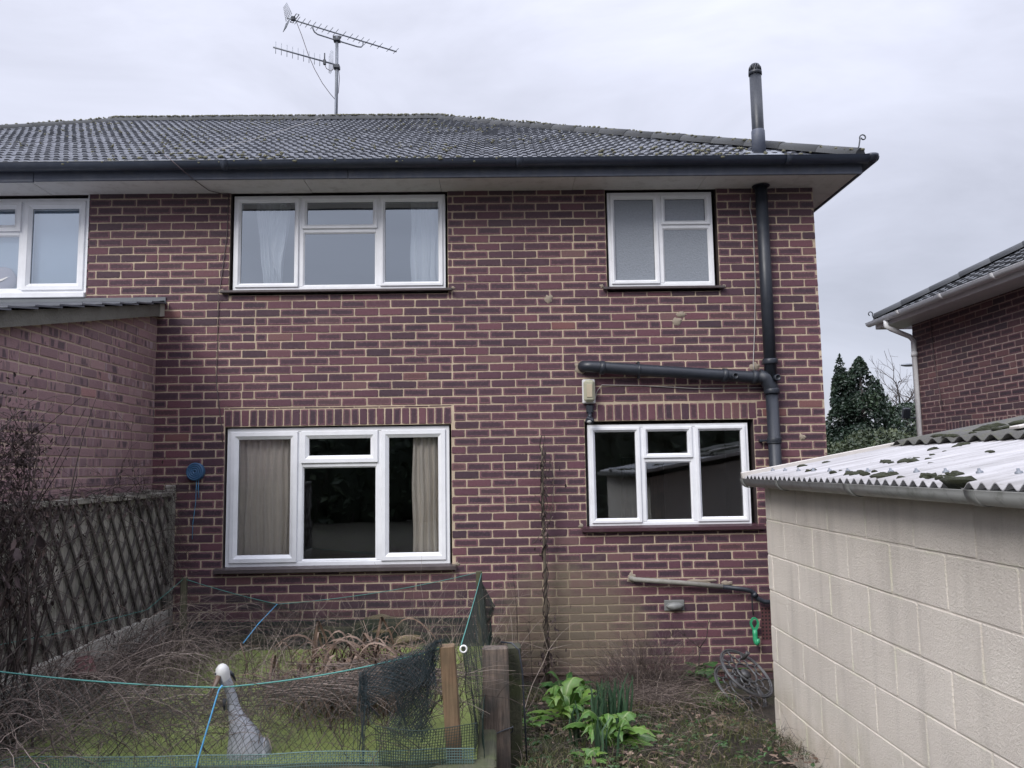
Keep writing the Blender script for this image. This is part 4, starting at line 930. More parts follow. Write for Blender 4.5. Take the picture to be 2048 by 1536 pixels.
# ------------------------------------------------------------------ extension at the left
ext = thing('brick_extension', (-4.5, -1.5, 0), 'single storey brick lean-to extension with mono-pitch slate roof at the left', 'extension')
EXW = -3.10; TS = 0.223
mb = MB(); FE = lambda u, v, p: (EXW+p, -4.6+u, v)
topE = lambda u: 3.40-TS*(4.6-u)
brick_wall(mb, FE, 0, 4.598, -0.1, 3.42, 21, bl=0.225, u_off=0.06, top=topE, heart=0.010)
mb.quad((EXW, -4.6, -.1), (-8, -4.6, -.1), (-8, -4.6, topE(0)), (EXW, -4.6, topE(0)), (0.5, 0.5, 0.5, 1), 0)
mb.build('wall', [M['brick2'], M['mortar2']], ext)
sl = math.atan(TS)
mb = MB(); mb.box(0, 1, 0, 1, 0, 1)
mb = MB()
for k in range(16):                                   # slates in courses, butt ends showing at the verge
    y1 = -0.02-k*0.29; y0 = y1-0.33
    z1 = 3.497+TS*y1+0.0; z0 = 3.497+TS*y0+0.020
    for i in range(17):
        xa = -3.0-i*0.3-(0.15 if k % 2 else 0.0); xb = xa-0.297
        if k % 2 and i == 0: xa_list = [(-3.0, -3.147), (xa, xb)]
        else: xa_list = [(xa, xb)]
        for a, b in xa_list:
            c = (random.Random(k*31+i).random(), 0, 0, 1); t = 0.012
            P = [(a, y0, z0), (a, y1, z1), (b, y1, z1), (b, y0, z0)]
            T = [mb.vert(p) for p in P]; B = [mb.vert((p[0], p[1], p[2]-t)) for p in P]
            mb.face(T, c)
            for q in range(4): mb.face((T[(q+1) % 4], T[q], B[q], B[(q+1) % 4]), c)
mb.build('roof', M['tile'], ext)
mb = MB()
def vboard(mb, x0, x1, y0, y1, zt, h):
    P = []
    for y in (y0, y1):
        for x in (x0, x1):
            for dz in (-h, 0): P.append(mb.vert((x, y, zt+TS*y+dz)))
    for f in ((0, 1, 3, 2), (4, 6, 7, 5), (0, 4, 5, 1), (2, 3, 7, 6), (0, 2, 6, 4), (1, 5, 7, 3)): mb.face([P[i] for i in f])
vboard(mb, EXW+0.005, -3.035, -4.65, -0.10, 3.484, 0.105); mb.build('verge_mortar', M['verge'], ext)
mb = MB(); vboard(mb, EXW+0.005, -3.03, -0.10, -0.006, 3.487, 0.115); mb.build('verge_end', M['concrete'], ext)
mb = MB(); mb.box(-8, -3.02, -0.016, -0.003, 3.48, 3.545, bev=0.002); mb.box(-8, -3.03, -0.11, -0.003, -0.003, 0.003, mtx=Matrix.Translation((0, 0, 3.515)) @ Matrix.Rotation(sl, 4, 'X')); mb.build('lead_flashing', simple('lead_grey', (0.12, 0.13, 0.145), 0.5, 0.25, 8, 0.1, 30), ext)

# ------------------------------------------------------------------ trellis fence
fen = thing('trellis_fence', (-2.9, -2.4, 0.4), 'weathered grey board fence panel with diagonal trellis strips over a concrete gravel board', 'fence')
FX = -2.93
mb = MB(); rng = random.Random(3); y = -0.06
while y > -5.2:
    wd = 0.125; mb.box(FX-0.012+rng.uniform(-.003, .003), FX, y-wd+0.004, y, 0.70, 1.80+rng.uniform(-.02, .015)-0.008*(-y), (rng.random(), 0, 0, 1), 0, 0.002); y -= wd
mb.build('panel', M['fence_wood'], fen)
mb = MB(); sp_ = 0.165
for sg, xo in ((1, 0.006), (-1, 0.017)):
    s0 = -5.4 if sg > 0 else -5.4-1.6
    c = s0
    while c < 1.7:
        # line y = c + sg*0.62*(z-0.66)
        za, zb = 0.765, 1.78; ya, yb = c, c+sg*0.62*(zb-za)
        if sg < 0: ya, yb = c+0.62*(zb-za), c
        pts = []
        for t in (0.0, 1.0):
            pts.append([ya+(yb-ya)*t, za+(zb-za)*t])
        (a, za_), (b, zb_) = pts
        lo, hi = -5.3, -0.07; t0, t1 = 0.0, 1.0
        if abs(b-a) > 1e-6:
            ta, tb = (lo-a)/(b-a), (hi-a)/(b-a); t0, t1 = max(0, min(ta, tb)), min(1, max(ta, tb))
        if t1-t0 > 0.05:
            p = Vector((FX+xo, a+(b-a)*t0, za+(zb-za)*t0)); q = Vector((FX+xo, a+(b-a)*t1, za+(zb-za)*t1)); d = q-p; L = d.length
            mb.box(-0.0065, 0.0065, -0.011, 0.011, 0, L, (rng.random(), 0, 0, 1), 0, 0.002, Matrix.Translation(p) @ Matrix.Rotation(math.atan2(-d.y, d.z), 4, 'X'))
        c += sp_
mb.build('trellis', M['trellis_wood'], fen)
mb = MB(); mb.box(FX-0.02, FX+0.032, -5.2, -0.055, 0.30, 0.76, bev=0.006); mb.build('gravel_board', M['concrete'], fen)
mb = MB(); mb.box(FX-0.03, FX+0.05, -0.055, 0.0-0.008, 0.1, 1.84, bev=0.006); mb.build('post', M['fence_wood'], fen)
mb = MB(); mb.box(FX+0.0005, FX+0.03, -5.2, -0.06, 1.74, 1.78, bev=0.004); mb.build('rail', M['fence_wood'], fen)

# ------------------------------------------------------------------ painted block outbuilding at the right
OX, OY0, OY1 = 1.755, -5.7, -1.97
ob = thing('block_outbuilding', (3.4, -3.8, 0.2), 'cream painted concrete block outbuilding with corrugated roof at the right', 'outbuilding')
mb = MB(); FO = lambda u, v, p: (OX-p, OY1-u, v)
brick_wall(mb, FO, 0, OY1-OY0, 0.01, 1.81, 41, bl=0.45, bh=0.225, jn=0.006, proud=0.0042, u_off=-0.13, mi=0, mmi=0, heart=0.03, jit=0.002, bev=0.0035)
TR = 0.178
mb.quad((OX, OY1, 0), (OX, OY1, 1.81), (5.3, OY1, 1.81+TR*3.5), (5.3, OY1, 0), (0.5, 0.5, 0.5, 1)); mb.quad((OX, OY0, 0), (5.3, OY0, 0), (5.3, OY0, 1.81+TR*3.5), (OX, OY0, 1.81), (0.5, 0.5, 0.5, 1))
mb.quad((5.3, OY0, 0), (5.3, OY1, 0), (5.3, OY1, 2.4), (5.3, OY0, 2.4), (0.5, 0.5, 0.5, 1))
mb.build('wall', M['block'], ob)
def corr(mb, x0, x1, y0, y1, zoff, amp, per, nx=5, npp=10):
    n = int((y1-y0)/per*npp); rows = []
    for i in range(n+1):
        y = y0+(y1-y0)*i/n; h = amp*math.sin(2*PI*y/per)
        r = []
        for j in range(nx+1):
            x = x0+(x1-x0)*j/nx; z = 1.866+TR*(x-1.66)+zoff+h+0.004*mnoise.noise(Vector((x*2, y*2, zoff)))
            r.append((mb.vert((x, y, z)), mb.vert((x, y, z-0.004))))
        rows.append(r)
    for a, b in zip(rows, rows[1:]):
        for j in range(nx):
            mb.face((a[j][0], a[j+1][0], b[j+1][0], b[j][0]), (0.5, 0.5, 0.5, 1), None, 0, True)
        mb.face((a[0][0], b[0][0], b[0][1], a[0][1])); mb.face((a[0][1], b[0][1], b[nx][1], a[nx][1]))
mb = MB(); corr(mb, 1.645, 2.80, OY0-0.05, OY1+0.07, 0.0, 0.0120, 0.0762); mb.build('clear_roof_sheet', M['clear_sheet'], ob)
mb = MB(); corr(mb, 2.63, 5.4, OY0-0.05, OY1+0.05, 0.034, 0.016, 0.146, 8, 10); mb.build('cement_roof_sheet', M['fibre_sheet'], ob)
mb = MB(); mb.box(-0.0, 3.8, -0.016, 0.016, -0.012, 0.03, bev=0.003, mtx=Matrix.Translation((1.63, OY1+0.085, 1.862)) @ Matrix.Rotation(-math.atan(TR), 4, 'Y')); mb.build('verge_trim', M['pale_sheet'], ob)
mb = MB(); mb.box(0.0, 2.6, -0.045, 0.045, 0.0, 0.016, bev=0.003, mtx=Matrix.Translation((2.75, -3.05, 1.866+TR*1.09+0.052)) @ Matrix.Rotation(-math.atan(TR), 4, 'Y')); mb.build('joint_strip', M['pale_sheet'], ob)
mb = MB(); half_gutter(mb, (1.655, OY0-0.1, 1.845), (1.655, OY1+0.055, 1.850), 0.052, (1, 0, 0), 12); og = mb.build('gutter', M['grey_gutter'], ob)
for y in (OY1+0.0, -2.62, -3.57, -4.55): mb = MB(); half_gutter(mb, (1.655, y-0.028, 1.847), (1.655, y+0.028, 1.847), 0.0565, (1, 0, 0), 12, 0.004); mb.build('gutter_clip', M['grey_clip'], og)
mb = MB(); mb.box(OX-0.004, OX+0.02, OY0, OY1, 1.812, 1.86); mb.build('wall_plate', M['dark'], ob)
rng = random.Random(17); y = OY0+0.02
sheet = [o for o in bpy.data.objects if o.name.startswith('clear_roof_sheet')][0]
while y < OY1:
    mb = MB(); mb.lathe([(0, 0.014), (0.006, 0.013), (0.010, 0.006), (0.018, 0.005), (0.018, 0.001)], (1.80, y+0.019, 1.866+TR*0.14+0.0115), (-0.17, 0, 1), 8)
    o = mb.build('roof_screw', M['steel'], sheet); o.matrix_parent_inverse = Matrix(); y += 0.0762*3
mb = MB()
for i in range(120):
    y = rng.choice([rng.uniform(-4.9, -3.3), rng.uniform(-3.9, -2.9), rng.uniform(-3.3, -2.1)]); x = rng.choice([rng.uniform(1.65, 1.72), rng.uniform(1.66, 2.1), rng.uniform(1.7, 2.6)])
    if mnoise.noise(Vector((x*3, y*2.2, 9.1))) < 0.2: continue
    r = rng.uniform(0.012, 0.036)*(1.2 if x < 1.9 else 0.9); mb.blob((x, y, 1.868+TR*(x-1.66)+0.004), r*1.3, r*1.5, r*0.6, i, 0.55, 1.8, 5, 8)
for (yc, xc, n, sp2) in ((-3.35, 1.72, 15, 0.12), (-3.70, 1.70, 14, 0.07), (-3.02, 1.76, 5, 0.05), (-2.62, 1.80, 3, 0.04), (-4.15, 1.70, 14, 0.10)):
    for i in range(n):
        y = rng.gauss(yc, sp2*0.5); x = xc+abs(rng.gauss(0, 0.035)); r = rng.uniform(0.007, 0.020); mb.blob((x, y, 1.872+TR*(x-1.66)+r*0.3), r*1.3, r*1.3, r*0.8, i+400, 0.6, 2.0, 5, 8)
for i in range(60):
    x, y = rng.uniform(2.66, 3.6), rng.uniform(-4.4, -2.3); r = rng.uniform(0.015, 0.04); mb.blob((x, y, 1.90+TR*(x-1.66)+0.012), r*1.6, r*1.2, r*0.5, i+900, 0.55, 1.8, 4, 7)
tag(mb.build('moss', M['moss_dark'], ob), kind='stuff')

# ------------------------------------------------------------------ neighbouring house at the right, far trees, lamp post
nh = thing('neighbour_house', (8, 1, 0), 'neighbouring red brick house with white gutter and hipped tiled roof at the right edge', 'house')
NX, NY = 5.66, 3.45
mb = MB(); FN = lambda u, v, p: (NX-p, NY-u, v)
brick_wall(mb, FN, 0, 6.5, -0.2, 3.80, 51, [(0.70, 2.0, 1.0, 2.28)], [(0.66, 2.05, 2.285, 2.435)], u_off=0.0)
mb.quad((NX, NY, -.2), (NX, NY, 3.8), (12, NY, 3.8), (12, NY, -.2), (0.5, 0.5, 0.5, 1), 0); mb.build('wall', [M['brick3'], M['mortar3']], nh)
mb = MB()
f = MB()
Rw = Matrix(((0, -1, 0, NX+0.03), (-1, 0, 0, NY), (0, 0, 1, 0), (0, 0, 0, 1)))
def nring(mb, u0, u1, z0, z1, prof):
    R = []
    for ins, y in prof: R.append([mb.vert((NX+y, NY-u, z)) for u, z in ((u0+ins, z0+ins), (u1-ins, z0+ins), (u1-ins, z1-ins), (u0+ins, z1-ins))])
    for A, B in zip(R, R[1:]):
        for k in range(4): mb.face((A[k], B[k], B[(k+1) % 4], A[(k+1) % 4]))
nring(f, 0.71, 1.99, 1.0, 2.275, [(0, 0.09), (0, 0.02), (0.05, 0.02), (0.06, 0.035), (0.06, 0.09)]); f.box(NX+0.02, NX+0.08, NY-1.38, NY-1.32, 1.05, 2.22); wn_ = f.build('window', M['pvc'], nh)
g2 = MB(); g2.quad((NX+0.05, NY-0.76, 1.05), (NX+0.05, NY-1.94, 1.05), (NX+0.05, NY-1.94, 2.22), (NX+0.05, NY-0.76, 2.22)); g2.build('pane', M['frosted'], wn_)
EX, EY, EZ = 5.30, 3.75, 3.90; NP = rad(26.5)
mb = MB(); c2, s2 = math.cos(NP), math.sin(NP)
tile_slope(mb, (EX-0.02, 0, EZ), (0, 1, 0), (c2, 0, s2), (-s2, 0, c2), -4.0, EY, lambda s: (-4.0, EY-s*c2), 18, 0.22, 61, 0.20, 0.010, 0.020)
mb.quad((EX, EY, EZ), (12, EY, EZ), (12, EY-3.4, EZ+3.4*math.tan(NP)), (EX+3.4, EY-3.4, EZ+3.4*math.tan(NP)), (0.5, 0.5, 0, 1)); mb.build('roof', M['tile_n'], nh)
mb = MB(); cap_run(mb, (EX+0.02, EY-0.02, EZ+0.05), (EX+3.4, EY-3.4, EZ+3.4*math.tan(NP)+0.03), 0.11, 0.4, random.Random(4)); mb.build('hip_tiles', M['tile_n'], nh)
mb = MB(); mb.tube([(EX+0.0, EY, EZ+0.02), (EX-0.02, EY+.02, EZ+0.10)]+[(EX-0.045+0.03*math.cos(a), EY+0.02, EZ+0.12+0.03*math.sin(a)) for a in (0, 0.7, 1.4, 2.1, 2.8, 3.5, 4.2)], 0.008, 5); mb.build('hip_iron', M['dark_steel'], nh)
mb = MB(); mb.box(EX+0.01, NX+0.02, -4, EY-0.02, 3.795, 3.81); mb.build('soffit', M['pvc'], nh)
mb = MB(); mb.box(EX-0.008, EX+0.012, -4, EY-0.02, 3.79, 3.915, bev=0.003); mb.box(EX+0.012, NX+3, EY-0.02, EY, 3.79, 3.915, bev=0.003); mb.build('fascia', M['pvc'], nh)
mb = MB(); half_gutter(mb, (EX-0.065, -4.0, 3.895), (EX-0.065, EY+0.04, 3.885), 0.055, (1, 0, 0), 8); ng = mb.build('gutter', M['pvc'], nh)
for y in (2.9, 1.9, 0.9, 0.0): mb = MB(); half_gutter(mb, (EX-0.065, y-0.04, 3.892), (EX-0.065, y+0.04, 3.892), 0.060, (1, 0, 0), 8); mb.build('gutter_clip', M['pvc'], ng)
mb = MB(); mb.tube([(EX-0.065, 3.3, 3.86), (EX-0.065, 3.3, 3.76), (EX+0.0, 3.3, 3.72), (NX-0.10, 3.33, 3.62), (NX-0.05, 3.34, 3.56), (NX-0.05, 3.34, 0.0)], 0.034, 12); dp = mb.build('downpipe', M['pvc'], nh)
mb = MB(); mb.lathe([(-0.03, 0.034), (-0.03, 0.041), (0.03, 0.041), (0.03, 0.034)], (NX-0.05, 3.34, 3.38), (0, 0, 1), 14); mb.build('pipe_collar', M['pvc'], dp)
mb = MB(); mb.tube([(NX-0.012, 2.95, 3.78), (NX-0.012, 2.94, 3.3), (NX-0.012, 2.85, 2.8), (NX-0.012, 2.82, 2.6)], 0.005, 5); mb.build('cable', M['cable_dark'], nh)
fl = thing('flood_light', (5.60, 3.5, 2.55), 'small black floodlight on the far corner of the neighbouring brick house', 'light')
mb = MB(); mb.box(-0.05, 0.05, -0.03, 0.03, -0.07, 0.07, bev=0.01, mtx=Matrix.Translation((5.53, 3.50, 2.60)) @ Matrix.Rotation(rad(20), 4, 'X')); mb.tube([(5.56, 3.46, 2.53), (5.64, 3.44, 2.53)], 0.012, 6); mb.build('housing', M['black_pvc'], fl)
sl_ = thing('street_lamp', (12.30, 16.0, 0), 'grey metal street lamp column beyond the neighbouring house', 'street lamp')
mb = MB(); mb.tube([(12.28, 16, 0), (12.30, 16, 2.4), (12.34, 16, 4.72)], [0.075, 0.065, 0.045], 10); mb.build('column', M['steel'], sl_)
mb = MB(); mb.tube([(12.34, 16, 4.72), (12.25, 16, 4.76)], 0.03, 8); mb.blob((12.10, 16, 4.77), 0.24, 0.12, 0.05, 2, 0.05, 1, 7, 12); mb.build('lantern', M['steel'], sl_)

def leaf_cards(mb, pts, size, rng, tone=(0, 1)):
    for p, s, tn in pts:
        a = Vector((rng.gauss(0, 1), rng.gauss(0, 1), rng.gauss(0, 1))).normalized(); b = a.orthogonal().normalized(); b = (Matrix.Rotation(rng.uniform(0, 6.28), 3, a) @ b); c = a.cross(b)
        L = size*s; P = [p-b*L*0.5, p+c*L*0.28+a*L*0.08, p+b*L*0.5, p-c*L*0.28+a*L*0.08]
        i = [mb.vert(q) for q in P]; t = min(1, max(0, tn)); mb.face(i, (t, rng.random(), 0, 1))
def crown_points(rng, n, env, lump=0.35, lf=2.4, seed=0.0):
    """env(t, ang) -> radius and height: clumps of leaves spread through a crown volume"""
    P = []
    while len(P) < n:
        z, x, y = env(rng)
        k = mnoise.noise(Vector((x*lf+seed, y*lf, z*lf)))
        if k+0.1 < rng.uniform(-0.35, 0.25): continue
        P.append((Vector((x, y, z)), rng.uniform(0.7, 1.3), 0.45+0.9*k+rng.uniform(-0.3, 0.3)))
    return P
def evergreen(name, loc, h, r, label, seed, m, spires=(), n=5200, size=0.2, shape=0.75):
    t = thing(name, loc, label, 'tree', 'evergreen trees beyond the houses'); rng = random.Random(seed); L = Vector(loc)
    tr = MB(); tr.tube([L, L+Vector((0.05, 0, h*0.5)), L+Vector((0, 0, h*0.92))], [r*0.10, r*0.07, 0.02], 8, (0.3, 0, 0, 1))
    for i in range(14):
        a = rng.uniform(0, 6.28); z = rng.uniform(0.1, 0.75)*h; rr = r*(1-z/h)*0.8; tr.tube([L+Vector((0, 0, z)), L+Vector((math.cos(a)*rr*0.5, math.sin(a)*rr*0.5, z+rr*0.25)), L+Vector((math.cos(a)*rr, math.sin(a)*rr, z+rr*0.35))], [r*0.035, r*0.022, 0.008], 5, (0.3, 0, 0, 1))
    tr.build('trunk', M['bark'], t)
    tops = [(0, 0, h, r)]+list(spires); mb = MB(); P = []
    for (sx_, sy_, sh, sr) in tops:
        def env(rng, sx_=sx_, sy_=sy_, sh=sh, sr=sr):
            z = sh*(1-rng.random()**0.6*0.98); a = rng.uniform(0, 6.28); lim = sr*min(1, ((1-z/sh)**shape)*1.25)*(0.82+0.3*mnoise.noise(Vector((math.cos(a)*1.5, math.sin(a)*1.5, z*1.1+seed))))
            q = lim*math.sqrt(rng.random())**0.55; return z, sx_+math.cos(a)*q, sy_+math.sin(a)*q
        P += [(p+L, s, tn) for p, s, tn in crown_points(rng, int(n*sr/r), env, lf=1.7, seed=seed)]
    leaf_cards(mb, P, size, rng); mb.build('crown', M[m], t); return t
evergreen('holly_tree', (11.55, 18.0, 0.05), 5.25, 1.75, 'dark evergreen tree with two leafy tips rising beside the house corner', 71, 'ever', [(-0.62, 0, 5.32, 0.9)], 21000, 0.125, 0.72)
evergreen('evergreen_tree', (13.5, 19.0, 0.05), 3.85, 1.9, 'lower dark evergreen tree standing before the bare tree near the lamp column', 72, 'ever', [(1.5, 1, 3.9, 1.5)], 15000, 0.125, 0.5)
evergreen('garden_shrub', (9.6, 13.0, 0.05), 2.75, 1.9, 'olive green leafy shrub low between the house corner and the corrugated roof', 73, 'shrub_far', [(-1.2, 0, 2.45, 1.5), (1.3, 0.5, 2.9, 1.4)], 10000, 0.10, 0.4)
# bare tree
bt = thing('bare_tree', (19.6, 30, 0), 'leafless bare tree with fine branches beyond the evergreens', 'tree'); rng = random.Random(77); mb = MB()
def branch(mb, p, d, L, r, lev, rng, maxl=6):
    pts = [p]; q = Vector(p); dd = Vector(d)
    for i in range(4):
        dd = (dd+Vector((rng.gauss(0, .16), rng.gauss(0, .16), rng.gauss(0.04, .12)))).normalized(); q = q+dd*L/4; pts.append(q.copy())
    mb.tube(pts, [r*(1-0.35*i/4) for i in range(5)], 5 if lev < 3 else 3, (rng.random(), 0, 0, 1), caps=False)
    if lev >= maxl: return
    for i in range(3 if lev < 4 else 2+(rng.random() < .6)):
        k = rng.randint(2, 4); nd = (dd+Vector((rng.gauss(0, .55), rng.gauss(0, .55), rng.gauss(0.1, .35)))).normalized(); branch(mb, pts[k], nd, L*rng.uniform(0.6, 0.85), max(r*0.6, 0.008), lev+1, rng, maxl)
branch(mb, Vector((19.6, 30, 0)), Vector((-0.02, 0, 1)), 2.2, 0.17, 0, rng, 6)
branch(mb, Vector((19.6, 30, 1.9)), Vector((-0.5, 0, 0.8)), 1.9, 0.10, 1, rng, 6)
mb.build('branches', M['bark'], bt)
# unseen hedge added behind the camera to darken the pane reflections
hg = thing('reflection_hedge', (0, -16, 0.4), 'tall dark hedge added behind the camera to darken the downstairs pane reflections', 'hedge'); rng = random.Random(81); mb = MB(); P = []
for i in range(9000):
    x = rng.uniform(-16, 16); z = 0.4+rng.random()**0.8*(3.9+0.7*mnoise.noise(Vector((x*0.3, 0, 0)))+0.3*mnoise.noise(Vector((x*1.3, 2, 0)))); P.append((Vector((x, -16+rng.uniform(-0.6, 0.6), z)), rng.uniform(0.7, 1.4), rng.random()*0.8))
leaf_cards(mb, P, 0.30, rng)
for i in range(40): x = -16+i*0.82; mb.blob((x, -16.25, 1.9), 0.75, 0.45, 1.75, i, 0.35, 2.2, 9, 10, (0.1, 0.5, 0, 1))
mb.build('foliage', M['shrub_far'], hg); mb = MB()
for i in range(26): x = -15.5+i*1.25; mb.tube([(x, -16, 0.3), (x+0.1, -16, 1.5), (x, -16, 3.0)], [0.08, 0.06, 0.02], 6, (0.2, 0, 0, 1))
mb.build('stems', M['bark'], hg)

# ------------------------------------------------------------------ pond
PX0, PX1, PY0, PY1, PZ = -2.62, -0.13, -3.12, -0.52, 0.50
mb = MB(); nx, ny = 50, 50; idx = [[mb.vert((PX0+(PX1-PX0)*i/nx, PY0+(PY1-PY0)*j/ny, PZ+0.003*mnoise.noise(Vector((i*0.6, j*0.6, 0))))) for j in range(ny+1)] for i in range(nx+1)]
for i in range(nx):
    for j in range(ny): mb.face((idx[i][j], idx[i+1][j], idx[i+1][j+1], idx[i][j+1]), (0.5, 0.5, 0.5, 1), None, 0, True)
tag(mb.build('pond_water', M['water']), kind='structure')
mb = MB(); rng = random.Random(515)
for i in range(900):
    x, y = rng.uniform(PX0, PX1), rng.uniform(PY0, PY1)
    if mnoise.noise(Vector((x*2.5, y*2.5, 7))) < rng.uniform(-.3, .4): continue
    a = rng.uniform(0, 6.28); L = rng.uniform(0.008, 0.035); d = Vector((math.cos(a), math.sin(a), 0.02)); p = Vector((x, y, PZ+0.006)); mb.strip([p, p+d*L*0.5+Vector((0, 0, .003)), p+d*L], [0.001, L*rng.uniform(.05, .22), 0.0005], (-d.y, d.x, 0), (rng.random(), 0, 0, 1), 0.2)
tag(mb.build('floating_debris', M['dead_leaf']), 'dead leaves and bits floating on the duckweed', 'debris', kind='stuff')
pe = thing('pond_edging', (-1.4, -1.8, 0.2), 'mossy timber sleeper edging around the duckweed covered raised pond', 'pond edging')
for nm, b in (('back', (PX0-0.1, PX1+0.1, PY1, PY1+0.1)), ('front', (PX0-0.1, PX1+0.1, PY0-0.1, PY0)), ('side', (PX0-0.1, PX0, PY0, PY1)), ('side', (PX1, PX1+0.1, PY0, PY1))):
    for k in range(2):
        mb = MB(); mb.box(b[0]+0.002, b[1]-0.002, b[2]+0.002, b[3]-0.002, 0.05+k*0.235, 0.28+k*0.235, bev=0.012); mb.build('sleeper', M['sleeper_moss'], pe)
# upright sleepers at the right corner
st = thing('sleeper_post', (-0.02, -2.62, 0.2), 'weathered brown timber sleeper standing upright at the right corner of the pond', 'sleeper')
mb = MB()
mt = Matrix.Translation((-0.022, -2.66, 0.10)) @ Matrix.Rotation(rad(-4.0), 4, 'X') @ Matrix.Rotation(rad(-0.6), 4, 'Y')
for k in range(8):
    z0, z1 = k*0.105, (k+1)*0.105; wv = lambda z: 0.072+0.006*mnoise.noise(Vector((z*6, 1, 0)))+0.012*(0.8-z)
mb.box(-0.076, 0.070, -0.05, 0.05, 0.0, 0.845, bev=0.010, mtx=mt)
mb.build('timber', M['sleeper'], st)
mb = MB(); loop = []
for i in range(27):
    a = 2*PI*i/26; x = 0.084*max(-1, min(1, 1.35*math.cos(a))); y = 0.060*max(-1, min(1, 1.35*math.sin(a))); loop.append(mt @ Vector((x, y, 0.36-0.035*math.sin(a)+0.05*math.cos(a))))
mb.tube(loop, 0.004, 5); mb.build('wire_band', M['dark_steel'], st)
st2 = MB(); st2.box(0.035, 0.115, -2.52, -2.40, 0.05, 0.92, bev=0.008)
tag(st2.build('mossy_post', M['sleeper_moss']), 'green mossy timber post behind the upright brown sleeper', 'post')
mb = MB(); mb.tube([(0.0, -2.55, 0.955), (0.06, -2.58, 0.955), (0.10, -2.60, 0.92), (0.118, -2.60, 0.80), (0.125, -2.61, 0.6), (0.135, -2.62, 0.3)], 0.005, 6)
tag(mb.build('black_cable', M['black_pvc']), 'thin black cable looped over the mossy post top and down to the soil', 'cable')
# net posts
def post(nm, x, y, z0, z1, wd, m, label, lean_=(0, 0)):
    p = MB(); mt = Matrix.Translation((x, y, z0)) @ Matrix.Rotation(lean_[0], 4, 'Y') @ Matrix.Rotation(lean_[1], 4, 'X'); p.box(-wd/2, wd/2, -wd/2, wd/2, 0, z1-z0, bev=0.004, mtx=mt)
    return tag(p.build(nm, M[m]), label, 'post', 'wooden posts around the pond')
post('net_post', -2.60, -0.50, 0.2, 1.09, 0.045, 'post_old', 'thin green post at the back left pond corner tied with cord')
post('net_post', -0.175, -0.50, 0.2, 1.10, 0.05, 'post_old', 'dark wooden post at the back right pond corner against the bricks')
post('net_post', -0.215, -3.09, 0.1, 1.06, 0.075, 'post_new', 'orange brown square post with white ring at the front right pond corner', (rad(-3.5), 0))
post('net_post', -2.90, -3.10, 0.1, 1.05, 0.045, 'post_old', 'grey post in the brambles at the front left pond corner')
# rigid plastic mesh around the pond
def fence_mesh(mb, path, z0, z1, cell, r, amp, seed, n=3):
    pts = [Vector(p) for p in path]; L = [0.0]
    for a, b in zip(pts, pts[1:]): L.append(L[-1]+(b-a).length)
    def at(s):
        for i in range(len(pts)-1):
            if s <= L[i+1]+1e-9: return pts[i].lerp(pts[i+1], (s-L[i])/(L[i+1]-L[i]))
        return pts[-1]
    T = L[-1]
    def off(s, z): 
        q = at(s); return Vector((q.x+amp*mnoise.noise(Vector((s*3, z*3, seed))), q.y+amp*mnoise.noise(Vector((s*3, z*3, seed+5))), z+0.02*mnoise.noise(Vector((s*1.7, 0, seed)))))
    ns = int(T/cell)
    for i in range(ns+1): mb.tube([off(i*cell, z0+(z1-z0)*k/4) for k in range(5)], r, n, caps=False)
    nz = int((z1-z0)/cell)
    for k in range(nz+1): mb.tube([off(T*i/60, z0+(z1-z0)*k/nz) for i in range(61)], r*(1.6 if k == nz else 1), n, caps=False)
mb = MB(); fence_mesh(mb, [(-2.72, -3.40, 0), (-2.35, -3.17, 0), (-1.75, -3.20, 0), (-0.14, -3.19, 0)], 0.22, 0.585, 0.0125, 0.0020, 0.012, 1)
tag(mb.build('plastic_mesh', M['mesh_green']), 'pale green rigid plastic mesh along the front edge of the pond', 'mesh')
mb = MB(); fence_mesh(mb, [(-0.10, -3.1, 0), (-0.10, -1.9, 0), (-0.08, -0.47, 0)], 0.45, 0.70, 0.016, 0.0017, 0.02, 2)
tag(mb.build('plastic_mesh', M['mesh_back']), 'dark green plastic mesh along the right edge of the pond', 'mesh')
mb = MB(); fence_mesh(mb, [(-2.75, -0.47, 0), (-0.08, -0.45, 0)], 0.44, 0.715, 0.0105, 0.0026, 0.012, 3)
tag(mb.build('plastic_mesh', M['mesh_back']), 'dark green plastic mesh along the back edge of the pond below the big window', 'mesh')
mb = MB(); fence_mesh(mb, [(-0.62, -3.19, 0), (-0.40, -3.22, 0), (-0.12, -3.17, 0)], 0.30, 0.70, 0.013, 0.0016, 0.03, 9)
tag(mb.build('plastic_mesh', M['mesh_back']), 'crumpled dark green mesh wrapped round the orange brown post at the front', 'mesh')
# ropes
def rope(nm, pts, m, label, r=0.0045):
    a = MB(); a.tube(pts, r, 6); return tag(a.build(nm, M[m]), label, 'rope', 'cords strung around the pond')
F0, F1, F2 = Vector((-2.90, -3.10, 1.035)), Vector((-1.42, -3.10, 0.875)), Vector((-0.265, -3.10, 1.055))
def sagpts(a, b, k, n=16): return [a.lerp(b, i/n)-Vector((0, 0, k*4*(i/n)*(1-i/n))) for i in range(n+1)]
front = sagpts(F0, F1, 0.025)+sagpts(F1, F2, 0.03)[1:]
rope('teal_cord', front, 'teal_rope', 'teal cord sagging across the front of the pond before the heron', 0.0040)
B0, B1, B2 = Vector((-2.60, -0.50, 1.08)), Vector((-1.835, -0.50, 0.862)), Vector((-0.18, -0.50, 1.09))
back = sagpts(B0, B1, 0.01)+sagpts(B1, B2, 0.035)[1:]
rope('teal_cord', back, 'teal_rope', 'teal cord along the back of the pond between two posts', 0.0026)
S0, S1 = Vector((-0.155, -0.52, 1.085)), Vector((-0.205, -3.06, 1.05))
